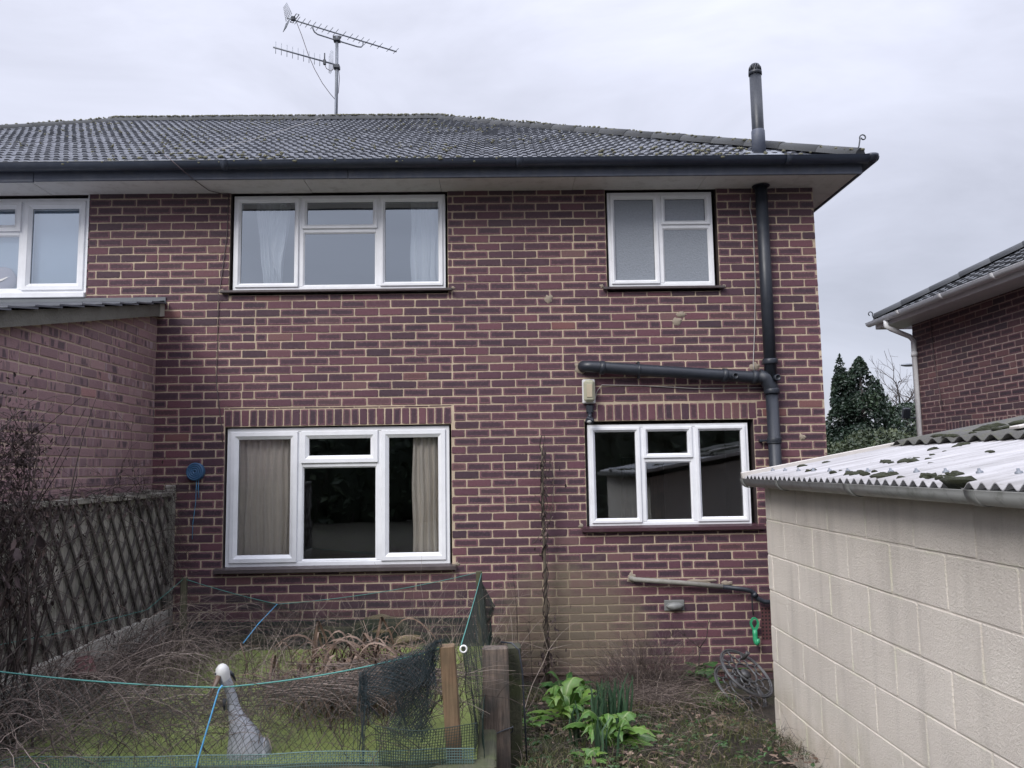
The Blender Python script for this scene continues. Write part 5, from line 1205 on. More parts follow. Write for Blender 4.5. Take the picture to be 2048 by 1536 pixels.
rope('teal_cord', sagpts(S0, S1, 0.01), 'teal_rope', 'teal cord from the back right post to the white ring', 0.0034)
side = [Vector((-2.60, -0.52, 1.08)), Vector((-2.68, -1.0, 0.92)), Vector((-2.8, -2.0, 0.95)), Vector((-2.90, -3.10, 1.035))]
rope('teal_cord', side, 'teal_rope', 'teal cord from the back left post running beside the fence', 0.002)
rope('blue_cord', [(-1.835, -0.505, 0.862), (-1.87, -0.9, 0.78), (-1.89, -1.2, 0.70)], 'blue_rope', 'short blue cord dropping from the back cord behind the dead irises', 0.0042)
rope('blue_cord', [(-1.395, -3.115, 0.89), (-1.41, -3.12, 0.87), (-1.44, -3.15, 0.74), (-1.475, -3.20, 0.57), (-1.50, -3.24, 0.40)], 'blue_rope', 'bright blue cord hanging down in front of the heron', 0.0046)
mb = MB(); mb.lathe([(0.0, 0.012), (0.006, 0.016), (0.0, 0.021), (-0.006, 0.016), (0.0, 0.012)], (-0.19, -3.125, 1.045), (0.1, -1, 0.1), 20)
tag(mb.build('white_ring', M['white_ring']), 'small white plastic ring at the top of the orange brown post', 'ring')
# netting
def net_sheet(mb, top, bottom, cell, r, seed, amp=0.02, drape=0.0, skew=1.0, n=3):
    """top(s), bottom(s) with s in 0..1; diagonal strands both ways"""
    L = sum((Vector(top(i/20))-Vector(top((i+1)/20))).length for i in range(20)); H = (Vector(top(0.5))-Vector(bottom(0.5))).length
    def P(s, t):
        a, b = Vector(top(s)), Vector(bottom(s)); p = a.lerp(b, t)
        k = mnoise.noise_vector(Vector((s*L*5, t*H*5, seed)))*amp+mnoise.noise_vector(Vector((s*L*16, t*H*16, seed+3)))*amp*0.35
        p = p+k*min(1, t*4); p.z -= drape*math.sin(PI*s)*math.sin(PI*t); return p
    nst = int((L+H*skew)/cell)+1
    for sg in (1, -1):
        for i in range(nst+1):
            s0 = (i*cell-H*skew) if sg > 0 else i*cell; pts = []
            m = max(4, int(H/cell/1.0))
            for k in range(m+1):
                t = k/m; s = (s0+sg*t*H*skew)/L
                if 0 <= s <= 1: pts.append(P(s, t))
                elif len(pts) > 1: break
            if len(pts) > 1: mb.tube(pts, r, n, caps=False)
def poly(L):
    L = [Vector(p) for p in L]
    def f(s): k = s*(len(L)-1); i = min(len(L)-2, int(k)); return L[i].lerp(L[i+1], k-i)
    return f
mb = MB(); net_sheet(mb, poly(back), poly([(-2.62, -0.46, 0.70), (-1.8, -0.45, 0.69), (-1.0, -0.45, 0.69), (-0.12, -0.45, 0.68)]), 0.020, 0.0008, 1, 0.012)
tag(mb.build('pond_net', M['net']), 'fine dark netting hung along the back of the pond before the brick wall', 'net', 'netting around the pond')
mb = MB(); net_sheet(mb, poly(sagpts(S0, S1, 0.01)), poly([(-0.10, -0.47, 0.55), (-0.10, -1.8, 0.55), (-0.14, -3.0, 0.45)]), 0.020, 0.0009, 2, 0.02)
for k in range(3): net_sheet(mb, poly([(-0.17, -0.52, 1.06-0.03*k), (-0.13, -0.56, 0.98), (-0.05, -0.62, 0.84)]), poly([(-0.16, -0.54, 0.66), (-0.12, -0.58, 0.68), (-0.05, -0.64, 0.78)]), 0.014, 0.001, 20+k, 0.03)
tag(mb.build('pond_net', M['net']), 'dark netting along the right of the pond bunched at the back right post', 'net', 'netting around the pond')
mb = MB(); net_sheet(mb, poly(front), poly([(-2.95, -3.15, 0.32), (-1.9, -3.20, 0.30), (-1.2, -3.20, 0.28), (-0.3, -3.16, 0.3)]), 0.044, 0.0013, 3, 0.03, 0.03)
tag(mb.build('pond_net', M['net']), 'wide dark netting hanging from the front teal cord before the heron', 'net', 'netting around the pond')
mb = MB(); rng = random.Random(41)
gp = [(-1.95, -3.12, 0.86), (-1.2, -3.11, 0.89), (-0.70, -3.11, 0.945), (-0.47, -3.11, 1.015), (-0.35, -3.10, 1.07), (-0.30, -3.09, 1.09)]
for k in range(4): net_sheet(mb, poly([(p[0]+rng.uniform(-.03, .03)+(0.5 if p[0] < -1 else 0), p[1]+rng.uniform(-.05, .02), p[2]+0.01) for p in gp[1:]]), poly([(p[0]+rng.uniform(-.05, .05)+(0.55 if p[0] < -1 else 0), p[1]+rng.uniform(-.08, .06), p[2]-0.09-0.12*rng.random()) for p in gp[1:]]), 0.021, 0.0011, 50+k, 0.05)
for k in range(4): net_sheet(mb, poly([(-0.60+rng.uniform(-.03, .03), -3.11, 0.96), (-0.42, -3.12+rng.uniform(-.04, .04), 1.02), (-0.32, -3.10, 1.06)]), poly([(-0.56+rng.uniform(-.06, .06), -3.15, 0.68), (-0.44, -3.16+rng.uniform(-.05, .05), 0.62), (-0.37, -3.12, 0.62)]), 0.022, 0.0012, 80+k, 0.06)
for k in range(10): x = -0.70+rng.uniform(-.03, .03); mb.tube([(x+0.01, -3.11, 0.94), (x+rng.uniform(-.02, .02), -3.14, 0.78), (x+rng.uniform(-.02, .02), -3.16, 0.58), (x+rng.uniform(-.02, .02), -3.18, 0.42)], 0.0018, 3)
tag(mb.build('gathered_net', M['net_blue']), 'dark blue bunched netting gathered to the front right post', 'net', 'netting around the pond')

# heron ornament
hr = thing('heron_statue', (-1.42, -2.75, 0.5), 'grey plastic heron ornament with white head standing in the pond', 'ornament')
def loft(mb, secs, n=16, mi=0):
    R = []
    for i, (c, rx, ry, tl) in enumerate(secs):
        c = Vector(c); a = Vector(secs[max(0, i-1)][0]); b = Vector(secs[min(len(secs)-1, i+1)][0]); t = (b-a).normalized(); x = Vector((1, 0, 0)); x = (x-t*x.dot(t)).normalized(); y = t.cross(x)
        R.append([mb.vert(c+x*math.cos(2*PI*k/n)*rx+y*math.sin(2*PI*k/n)*ry) for k in range(n)])
    for A, B in zip(R, R[1:]):
        for k in range(n): mb.face((A[k], A[(k+1) % n], B[(k+1) % n], B[k]), (0.5, 0.5, 0.5, 1), None, mi, True)
    mb.face(R[0][::-1], mi=mi); mb.face(R[-1], mi=mi)
mb = MB(); HY = -2.96
loft(mb, [((-1.30, HY-0.02, 0.20), 0.02, 0.02, 0), ((-1.30, HY, 0.30), 0.075, 0.055, 0), ((-1.305, HY, 0.40), 0.100, 0.075, 0), ((-1.31, HY, 0.48), 0.106, 0.082, 0), ((-1.32, HY, 0.55), 0.096, 0.076, 0), ((-1.338, HY+0.005, 0.605), 0.076, 0.062, 0), ((-1.358, HY+0.01, 0.65), 0.055, 0.048, 0),
          ((-1.378, HY+0.01, 0.70), 0.038, 0.036, 0), ((-1.392, HY+0.01, 0.75), 0.029, 0.029, 0), ((-1.402, HY+0.01, 0.80), 0.025, 0.026, 0), ((-1.415, HY, 0.845), 0.026, 0.028, 0), ((-1.433, HY-0.01, 0.88), 0.031, 0.034, 0), ((-1.443, HY-0.015, 0.915), 0.036, 0.039, 0), ((-1.445, HY-0.015, 0.942), 0.031, 0.034, 0), ((-1.445, HY-0.013, 0.958), 0.017, 0.018, 0), ((-1.445, HY-0.013, 0.963), 0.004, 0.004, 0)], 18)
for i in range(len(mb.f)):
    z = sum(mb.v[k][2] for k in mb.f[i])/len(mb.f[i]); mb.mi[i] = 1 if z > 0.895 else 0
mb.build('body', [M['heron_grey'], M['heron_white']], hr)
mb = MB(); mb.tube([(-1.452, HY-0.045, 0.905), (-1.462, HY-0.085, 0.86), (-1.468, HY-0.12, 0.81)], [0.015, 0.010, 0.002], 10); mb.build('beak', M['heron_beak'], hr)
mb = MB(); mb.tube([(-1.425, HY+0.02, 0.915), (-1.405, HY+0.03, 0.895), (-1.39, HY+0.04, 0.86)], [0.012, 0.009, 0.002], 8); mb.tube([(-1.425, HY-0.03, 0.79), (-1.425, HY-0.03, 0.73)], [0.011, 0.005], 8); mb.build('crest', M['heron_dark'], hr)
mb = MB(); mb.blob((-1.468, HY-0.04, 0.918), 0.006, 0.006, 0.006, 1, 0, 1, 5, 8); mb.build('eye', M['heron_dark'], hr)
for x in (-1.33, -1.27): mb = MB(); mb.tube([(x, HY, 0.30), (x, HY+0.01, 0.05)], 0.008, 8); mb.build('leg', M['heron_dark'], hr)
for sg, x in ((-1, -1.392), (1, -1.222)):
    mb = MB(); mb.blob((x, HY+0.01, 0.44), 0.03, 0.06, 0.15, 3, 0.12, 2, 9, 12); mb.build('wing', M['heron_grey'], hr)

# sandstone rocks behind the pond
rng = random.Random(6)
for i, (x, y, z, rx, ry, rz, lb) in enumerate(((-1.02, -0.33, 0.62, 0.22, 0.13, 0.10, 'tall pale sandstone block leaning on the brick wall behind the pond'), (-1.42, -0.34, 0.58, 0.24, 0.12, 0.06, 'flat mossy sandstone slab behind the pond left of the tall block'), (-0.80, -0.36, 0.55, 0.20, 0.11, 0.055, 'low dark sandstone slab at the right of the tall block'), (-2.1, -0.33, 0.52, 0.3, 0.12, 0.07, 'dark mossy stone behind the back mesh under the blue cord'))):
    mb = MB(); mb.blob((x, y, z), rx, ry, rz, i+2, 0.42, 1.6, 12, 18); tag(mb.build('sandstone_rock', M['stone']), lb, 'rock', 'rocks between the pond and the wall')
mb = MB(); mb.box(-2.85, 0.0, -0.38, -0.02, 0.0, 0.47, bev=0.02); tag(mb.build('soil_bank', M['soil']), kind='structure')

# ------------------------------------------------------------------ dead and living plants
def twig(mb, rng, p, d, L, r, droop=0.25, wob=0.22, n=7, side=0.0, col=None, sides=3, taper=0.75):
    p = Vector(p); d = Vector(d).normalized(); pts = [p.copy()]; c = (col if col is not None else rng.random()); c = (min(1, max(0, c)), rng.random(), 0, 1)
    for i in range(n):
        d = (d+Vector((rng.gauss(0, wob), rng.gauss(0, wob), rng.gauss(0, wob)-droop*(i/n))) * 0.55).normalized(); p = p+d*L/n; pts.append(p.copy())
    mb.tube(pts, [r*(1-taper*i/n) for i in range(n+1)], sides, c, caps=False)
    if side > 0:
        for k in range(int(side)):
            i = rng.randint(2, n-1); sd = (pts[i]-pts[i-1]).normalized()+Vector((rng.gauss(0, .7), rng.gauss(0, .7), rng.gauss(0.1, .5)))
            twig(mb, rng, pts[i], sd, L*rng.uniform(0.18, 0.42), r*0.6, droop, wob, 4, 0, c[0]+rng.uniform(-.15, .15), 3)
    return pts
def dleaf(mb, rng, p, L, hang=True):
    d = Vector((rng.gauss(0, .4), rng.gauss(0, .4), -1 if hang else rng.uniform(-.3, 1))).normalized(); sd = d.orthogonal().normalized(); sd = Matrix.Rotation(rng.uniform(0, 6.28), 3, d) @ sd
    p = Vector(p); w_ = L*rng.uniform(0.14, 0.3); c = (rng.random(), 0, 0, 1)
    mb.strip([p, p+d*L*0.4+sd*0.0, p+d*L*0.75, p+d*L+Vector((rng.gauss(0, .15), rng.gauss(0, .15), 0))*L], [w_*0.3, w_, w_*0.7, 0.0005], sd, c, 0.5)

rng = random.Random(101)
# brambles left of and over the pond (nobody could count these stems)
mb = MB()
for i in range(1000):
    y = rng.uniform(-3.6, -0.6); x = -2.95+abs(rng.gauss(0, 0.32)); z = gz(x, y)+rng.uniform(0.05, 0.35)
    up = rng.uniform(0.2, 1.2); d = (rng.gauss(0.2, .7), rng.gauss(0, .7), up); L = rng.uniform(0.25, 0.75)
    twig(mb, rng, (x, y, z), d, L, rng.choice([0.0016, 0.002, 0.003, 0.0044]), rng.uniform(0.2, 1.3), 0.35, 8, rng.choice([0, 1, 2, 3]), rng.betavariate(1.5, 2.2))
for i in range(240):                                  # long arching canes leaning over the water
    y = rng.uniform(-3.4, -0.7); x = rng.uniform(-2.95, -2.3); L = rng.uniform(0.6, 1.25)
    twig(mb, rng, (x, y, 0.42+rng.random()*0.25), (rng.uniform(0.3, 1.3), rng.gauss(0, .6), rng.uniform(0.4, 1.1)), L, rng.uniform(0.002, 0.0042), rng.uniform(0.5, 1.5), 0.16, 10, rng.choice([0, 1, 2]), rng.betavariate(2, 2))
for i in range(520):                                  # low matted layer by the fence foot
    y = rng.uniform(-1.6, -0.45); x = rng.uniform(-2.85, -2.15); twig(mb, rng, (x, y, 0.47+rng.random()*0.2*(1 if x < -2.4 else 0.7)), (rng.gauss(0, 1), rng.gauss(0, 1), rng.gauss(0, .25)), rng.uniform(0.2, 0.5), 0.0022, 0.2, 0.4, 7, 1, rng.betavariate(1.3, 2.6))
tag(mb.build('dead_brambles', M['twig']), 'tangle of dead brown bramble stems between the fence and the pond', 'brambles', kind='stuff')
# heaps of stems over the net in the middle
mb = MB()
for i in range(330):
    x = rng.uniform(-2.2, -0.3); y = rng.uniform(-3.1, -2.2); z = 0.52+rng.random()*0.35
    twig(mb, rng, (x, y, z), (rng.gauss(0, 1), rng.gauss(0, .5), rng.gauss(0.1, .5)), rng.uniform(0.2, 0.6), rng.uniform(0.0012, 0.0028), 0.5, 0.3, 8, rng.choice([0, 1, 2]), rng.betavariate(1.6, 2.2))
for i in range(420):                                  # matted rolls lying along the net top
    t = rng.random(); x = -1.25+t*0.95; z = 0.80+0.05*t+rng.gauss(0, 0.028); twig(mb, rng, (x, -2.85+rng.gauss(0, .08), z), (rng.choice([-1, 1]), rng.gauss(0, .25), rng.gauss(0, .12)), rng.uniform(0.15, 0.45), rng.uniform(0.0015, 0.003), 0.1, 0.18, 6, 0, rng.betavariate(1.6, 2.4))
for i in range(200): x = -2.05+rng.random()*0.75; twig(mb, rng, (x, -2.9+rng.gauss(0, .12), 0.72+rng.gauss(0, .05)), (rng.choice([-1, 1]), rng.gauss(0, .3), rng.gauss(0, .25)), rng.uniform(0.15, 0.45), 0.0018, 0.2, 0.3, 6, 1, rng.betavariate(1.2, 3))
for i in range(420):
    x = rng.uniform(-2.4, -0.2); y = rng.uniform(-3.08, -1.5); twig(mb, rng, (x, y, 0.5), (rng.gauss(0, .5), rng.gauss(-.1, .4), rng.uniform(.3, 1)), rng.uniform(0.25, 0.75), rng.choice([0.0013, 0.002, 0.0032]), rng.uniform(0.2, 1.2), 0.28, 9, rng.choice([0, 1, 2]), rng.betavariate(1.4, 2.0))
tag(mb.build('dead_stems', M['twig']), 'thin dead stems matted over the pond netting', 'dead stems', kind='stuff')
mb = MB()
for i in range(150):                                  # tall thin canes standing in front of the wall
    x = rng.uniform(-2.3, 0.15); y = rng.uniform(-2.4, -0.6); twig(mb, rng, (x, y, 0.5), (rng.gauss(0.05, .4), rng.gauss(0, .2), 1), rng.uniform(0.25, 0.62)+(0.25 if rng.random() < .25 else 0), rng.uniform(0.0018, 0.0032), 0.1, 0.16, 9, rng.choice([0, 1, 2, 3]), 0.5+0.5*rng.random())
tag(mb.build('dry_canes', M['twig']), 'tall pale dry canes standing in and around the pond', 'dead canes', kind='stuff')
# dead irises
ir = thing('dead_iris', (-0.92, -2.0, 0.5), 'clump of brown collapsed iris leaves in the middle of the pond', 'plant'); mb = MB()
for i in range(210):
    bx, by = rng.gauss(-0.95, 0.17), rng.gauss(-2.1, 0.2); a = rng.choice([rng.gauss(0, .7), rng.gauss(PI, .7), rng.uniform(0, 6.28)]); out_ = rng.uniform(0.12, 0.62); hgt = rng.uniform(0.14, 0.40); p = Vector((bx, by, 0.49)); k = Vector((math.cos(a), math.sin(a)*0.8, 0))
    n = 11; pk = rng.uniform(0.35, 0.6); pts = []; e_ = rng.uniform(0.0, 0.6); kink = rng.random() < .35
    for j in range(n+1):
        t = j/n; h = hgt*(math.sin(PI/2*min(1, t/pk))**(0.7 if kink else 0.9) if t < pk else 1-(1-e_)*((t-pk)/(1-pk))**(1.0 if kink else 1.8))
        pts.append(p+k*out_*(t**1.5)+Vector((rng.gauss(0, .004), rng.gauss(0, .004), max(0.012, h))))
    w0 = rng.uniform(0.004, 0.012); sd = Vector((-k.y, k.x, 0)).normalized()
    mb.strip(pts, [w0*(0.75+0.25*min(1, j/3)) if j < n-3 else w0*(n-j)/4+0.0006 for j in range(n+1)], sd, (rng.betavariate(1.5, 1.6), 0, 0, 1), 0.35)
for i in range(120):
    bx, by = rng.gauss(-0.92, 0.22), rng.gauss(-2.3, 0.2); twig(mb, rng, (bx, by, 0.49), (rng.gauss(0, .3), rng.gauss(0, .3), 1), rng.uniform(0.2, 0.4), rng.uniform(0.002, 0.004), 0.3, 0.2, 6, 0, rng.random())
for i in range(8):                                    # long arching blades
    p = Vector((rng.gauss(-1.0, .15), rng.gauss(-1.95, .15), 0.49)); sx = rng.choice([-1, 1]); L_ = rng.uniform(0.25, 0.6); h_ = rng.uniform(0.34, 0.46); pts = [p+Vector((sx*L_*(j/12)**1.3, -0.1*(j/12), h_*math.sin(PI*0.85*(j/12)**0.8))) for j in range(13)]
    mb.strip(pts, [0.011]*10+[0.008, 0.005, 0.001], (0, 1, 0.3), (rng.uniform(.2, .9), 0, 0, 1), 0.3)
for (x, y, hx, h1) in ((-1.28, -1.7, 0.08, 0.44), (-0.88, -1.6, 0.10, 0.44), (-0.86, -1.62, -0.14, 0.42), (-1.22, -1.9, 0.3, 0.36), (-0.6, -1.9, 0.16, 0.28), (-1.62, -1.9, -0.12, 0.34), (-1.5, -2.0, 0.2, 0.36)):
    p = Vector((x, y, 0.5)); mb.strip([p, p+Vector((hx*0.3, 0, h1*0.7)), p+Vector((hx*0.6, 0, h1)), p+Vector((hx*1.2, 0, h1*0.75)), p+Vector((hx*1.8, 0, h1*0.25))], [0.010, 0.011, 0.010, 0.008, 0.002], (1, 0, 0) if abs(hx) < .12 else (0, 1, 0), (rng.uniform(.4, .9), 0, 0, 1), 0.3)
mb.build('leaves', M['reed'], ir)
cr = MB()
for i in range(150): 
    a = rng.gauss(-0.45, 0.10); L = rng.uniform(0.18, 0.32); p = Vector((-0.66+rng.gauss(0, .035), -2.25+rng.gauss(0, .05), 0.48)); d = Vector((math.sin(a), rng.gauss(0, .12), math.cos(a))); cr.strip([p, p+d*L*0.5, p+d*L], [0.004, 0.005, 0.001], (1, 0, 0), (rng.uniform(.3, .85), 0, 0, 1), 0.3)
cr.build('crown_base', M['reed'], ir)
ge = MB()
for i in range(90): x, y = rng.uniform(-0.75, -0.25), rng.uniform(-2.6, -1.2); twig(ge, rng, (x, y, 0.5), (rng.gauss(0, .25), rng.gauss(0, .2), 1), rng.uniform(0.12, 0.32), rng.uniform(0.002, 0.004), 0.3, 0.15, 5, 0, rng.random())
tag(ge.build('pond_grass', M['grass']), 'thin yellow green grass stalks growing in the right part of the pond', 'grass', kind='stuff')

# tall dead shrub at the left edge
sh = thing('dead_shrub', (-2.72, -2.85, 0.4), 'tall dead shrub with dark shrivelled leaves at the left edge before the brick extension', 'shrub'); mb = MB(); lf = MB(); rng = random.Random(202)
for i in range(16):
    p0 = (-2.70+rng.gauss(0, .08), -2.85+rng.gauss(0, .1), 0.35); pts = twig(mb, rng, p0, (rng.gauss(0.0, .10), rng.gauss(0, .08), 1), rng.uniform(1.2, 2.0), 0.008, -0.05, 0.09, 12, 4, rng.random()*0.5, 5, 0.7)
    for q in pts[3:]:
        for k in range(rng.randint(1, 3)): dleaf(lf, rng, q+Vector((rng.gauss(0, .05), rng.gauss(0, .05), rng.gauss(0, .04))), rng.uniform(0.018, 0.05))
for i in range(1700):                                 # dense head
    c = rng.choice([(-2.64, -2.85, 2.18, .085, .16), (-2.66, -2.85, 2.02, .10, .13), (-2.58, -2.85, 2.05, .07, .07), (-2.66, -2.85, 1.75, .10, .14), (-2.58, -2.85, 1.72, .08, .05), (-2.70, -2.85, 1.5, .10, .16)])
    p = Vector((rng.gauss(c[0], c[3]), rng.gauss(c[1], c[3]), rng.gauss(c[2], c[4]))); dleaf(lf, rng, p, rng.uniform(0.012, 0.032), rng.random() < .6)
for i in range(260):
    c = rng.choice([(-2.64, -2.85, 2.14), (-2.66, -2.85, 1.95), (-2.62, -2.85, 1.72), (-2.70, -2.85, 1.5)]); twig(mb, rng, Vector(c)+Vector((rng.gauss(0, .05), rng.gauss(0, .05), rng.gauss(0, .1))), (rng.gauss(0, 1), rng.gauss(0, 1), rng.gauss(0.5, .6)), rng.uniform(0.08, 0.24), 0.0022, 0.1, 0.3, 5, 1, rng.random()*0.6)
for (x, z) in ((-2.56, 1.60), (-2.52, 1.57), (-2.60, 1.50), (-2.58, 1.42), (-2.66, 1.38), (-2.50, 1.62), (-2.62, 1.30), (-2.68, 1.28)):
    for k in range(3): dleaf(lf, rng, (x+rng.gauss(0, .02), -2.9+rng.gauss(0, .05), z), rng.uniform(0.06, 0.10))
mb.build('stems', M['twig_dark'], sh); lf.build('leaves', M['dead_leaf'], sh)
# dead climber on the trellis
vc_ = thing('dead_climber', (-2.85, -2.0, 0.5), 'dead climbing vine with dark leaves draped over the trellis fence', 'climber'); mb = MB(); lf = MB(); rng = random.Random(303)
for i in range(260):
    y = rng.uniform(-4.2, -0.1); dens = 1.0 if y < -1.6 else 0.6
    if rng.random() > dens: continue
    z = rng.uniform(1.0, 1.85) if rng.random() < .75 else rng.uniform(0.6, 1.2)
    pts = twig(mb, rng, (FX+0.03+abs(rng.gauss(0, .03)), y, z), (rng.gauss(0.12, .2), rng.gauss(0, .6), rng.gauss(-0.2, .8)), rng.uniform(0.25, 0.9), rng.uniform(0.0015, 0.004), rng.uniform(0.2, 1.2), 0.3, 9, rng.choice([1, 2, 3]), rng.betavariate(1.3, 2.0))
    for q in pts:
        if rng.random() < 0.22: dleaf(lf, rng, q, rng.uniform(0.015, 0.038))
for i in range(150):                                  # thick along the top and around the end post
    y = rng.uniform(-4.4, -0.05); twig(mb, rng, (FX+rng.uniform(-.02, .06), y, 1.79+rng.gauss(0, .02)), (rng.gauss(0.1, .3), rng.choice([-1, 1])+rng.gauss(0, .3), rng.gauss(0, .25)), rng.uniform(0.2, 0.6), 0.0028, 0.3, 0.25, 7, 2, rng.betavariate(1.2, 2.4))
    for k in range(2): dleaf(lf, rng, (FX+rng.uniform(0, .08), y+rng.gauss(0, .1), 1.78-rng.random()*0.1), rng.uniform(0.02, 0.05))
for i in range(150):
    twig(mb, rng, (-2.86+rng.gauss(0, .05), -0.12+rng.gauss(0, .05), rng.uniform(0.8, 1.83)), (rng.gauss(0.25, .5), rng.gauss(0, .3), rng.gauss(-.2, .8)), rng.uniform(0.12, 0.42), 0.0018, 0.6, 0.4, 7, 1, rng.betavariate(1.3, 2.2))
for i in range(500): y = -1.95-abs(rng.gauss(0, 0.5)); dleaf(lf, rng, (FX+rng.uniform(.02, .16), y, rng.gauss(1.42, .2)), rng.uniform(0.012, 0.032))
mb.build('vines', M['twig_dark'], vc_); lf.build('leaves', M['dead_leaf'], vc_)
# red pot at the fence foot
mb = MB(); mb.lathe([(0.0, 0.001), (0.0, 0.055), (0.12, 0.078), (0.12, 0.088), (0.15, 0.092), (0.15, 0.08), (0.11, 0.074), (0.11, 0.001)], (-2.78, -1.72, 0.72), (0.25, -0.45, -0.7), 24)
tag(mb.build('plant_pot', simple('faded_red_plastic', (0.14, 0.058, 0.06), 0.55, 0.2, 12)), 'faded red plant pot lying tilted at the foot of the trellis fence', 'pot')

# climbing pole with dead vine
pc = thing('bean_pole', (0.39, -0.15, 0.05), 'tall thin wooden pole wound with dead vine standing before the brick wall', 'pole'); rng = random.Random(404)
mb = MB(); mb.tube([(0.40, -0.15, -0.05), (0.393, -0.15, 0.9), (0.385, -0.14, 1.7), (0.388, -0.13, 2.12)], [0.016, 0.015, 0.013, 0.010], 10); mb.build('pole', M['pole_wood'], pc)
mb = MB(); lf = MB()
for k in range(3):
    pts = []; ph = k*2.1
    for i in range(120):
        t = i/119; z = 0.05+t*(2.18-0.1*k); r = 0.021+0.010*mnoise.noise(Vector((t*12, k, 0)))+0.004*k; a = ph+t*42+1.5*mnoise.noise(Vector((t*9, k, 2))); pts.append((0.393+r*math.cos(a), -0.148+r*math.sin(a), z))
    mb.tube(pts, 0.0044-0.0005*k, 4, (rng.random()*0.5, 0, 0, 1))
for i in range(80):
    z = rng.choice([rng.uniform(0.1, 2.1), rng.uniform(1.3, 2.1), rng.uniform(0.1, 0.7)]); p = (0.392, -0.155, z); pts = twig(mb, rng, p, (rng.gauss(0, .9), rng.gauss(-.2, .3), rng.gauss(0.3, .7)), rng.uniform(0.08, 0.28), 0.0017, 0.7, 0.5, 8, rng.choice([0, 0, 1]), rng.random()*0.6)
    if rng.random() < .6: dleaf(lf, rng, pts[-1], rng.uniform(0.02, 0.045)); dleaf(lf, rng, pts[3], rng.uniform(0.02, 0.04))
for i in range(60): dleaf(lf, rng, (0.392+rng.gauss(0, .03), -0.16, rng.choice([rng.gauss(0.32, .08), rng.gauss(1.75, .18)])), rng.uniform(0.03, 0.06))
mb.tube([(0.435, -0.16, 1.45), (0.47, -0.16, 1.62), (0.485, -0.16, 1.85), (0.465, -0.16, 1.98), (0.42, -0.15, 1.99)], 0.003, 4, (0.8, 0, 0, 1)); mb.tube([(0.28, -0.16, 1.28), (0.34, -0.17, 1.34), (0.40, -0.17, 1.42), (0.47, -0.16, 1.52)], 0.003, 4, (0.85, 0, 0, 1)); mb.tube([(0.385, -0.15, 2.05), (0.40, -0.15, 2.15), (0.41, -0.15, 2.21), (0.405, -0.15, 2.25)], 0.003, 4, (0.2, 0, 0, 1))
mb.build('vine', M['twig_dark'], pc); lf.build('dead_leaves', M['dead_leaf'], pc)
ts = thing('dry_stalk', (0.16, -0.2, 0.05), 'thin dry weed stalk with curled side shoots left of the bean pole', 'weed'); mb = MB(); rng = random.Random(405)
for (x, L) in ((0.16, 1.05), (0.27, 0.62)):
    pts = twig(mb, rng, (x, -0.2, 0.05), (-0.06, 0, 1), L, 0.0034, -0.02, 0.05, 12, 3, 0.25, 4, 0.6)
    for q in pts[6:]:
        for k in range(4): twig(mb, rng, q, (rng.gauss(0, 1), rng.gauss(0, .5), rng.gauss(.5, .6)), rng.uniform(0.04, 0.13), 0.0012, 0.5, 0.45, 6, 0, rng.random()*0.5)
mb.build('stalk', M['twig_dark'], ts)

# dead bushy perennial by the wall on the right
db = thing('dead_perennial', (1.2, -0.55, 0.1), 'mounded dead brown perennial with wiry stems against the wall', 'dead plant'); mb = MB(); rng = random.Random(505); lf = MB()
for i in range(620):
    bx, by = rng.gauss(1.17, 0.16), rng.gauss(-0.5, 0.12); k = (bx-1.15)*2.2
    twig(mb, rng, (bx, by, 0.08), (k+rng.gauss(0, .35), rng.gauss(-.1, .35), rng.uniform(0.8, 1.4)), rng.uniform(0.25, 0.68), rng.choice([0.0014, 0.002, 0.003]), rng.uniform(0.2, 1.3), 0.28, 8, rng.choice([0, 1, 2]), rng.betavariate(0.9, 2.8))
for i in range(420):                                  # collapsed stems lying forward
    bx, by = rng.gauss(1.15, 0.20), rng.gauss(-0.95, 0.2); twig(mb, rng, (bx, by, gz(bx, by)+rng.uniform(0.02, 0.12)), (rng.gauss(0.1, 1), rng.gauss(-.5, .6), rng.uniform(0, .5)), rng.uniform(0.15, 0.5), rng.uniform(0.0012, 0.0026), 0.7, 0.28, 8, rng.choice([0, 1]), rng.betavariate(1.5, 2))
for i in range(60): dleaf(lf, rng, (rng.gauss(1.2, .2), rng.gauss(-.5, .1), rng.uniform(0.15, 0.5)), rng.uniform(0.015, 0.03))
mb.build('stems', M['twig'], db); lf.build('leaves', M['dead_leaf'], db)
wb = thing('young_shrub', (1.66, -0.3, 0.06), 'small bare branching shrub with broad green leaves at its foot near the hose reel', 'shrub'); mb = MB(); rng = random.Random(506)
mb.tube([(1.68, -0.28, 0.02), (1.675, -0.28, 0.25), (1.69, -0.28, 0.40)], [0.007, 0.006, 0.005], 6, (0.15, 0, 0, 1)); mb.tube([(1.69, -0.28, 0.40), (1.75, -0.28, 0.48), (1.77, -0.28, 0.60), (1.80, -0.28, 0.66)], [0.005, 0.004, 0.003, 0.002], 5, (0.15, 0, 0, 1)); mb.tube([(1.69, -0.28, 0.40), (1.60, -0.28, 0.47), (1.50, -0.28, 0.56)], [0.004, 0.003, 0.0015], 5, (0.15, 0, 0, 1))
for i in range(30): twig(mb, rng, rng.choice([(1.76, -0.28, 0.55), (1.56, -0.28, 0.5), (1.68, -0.28, 0.42), (1.45, -0.28, 0.5)]), (rng.gauss(0, .7), rng.gauss(0, .3), 0.8), rng.uniform(0.06, 0.2), 0.0014, 0.1, 0.3, 5, 1, 0.2)
mb.build('branches', M['twig_dark'], wb)
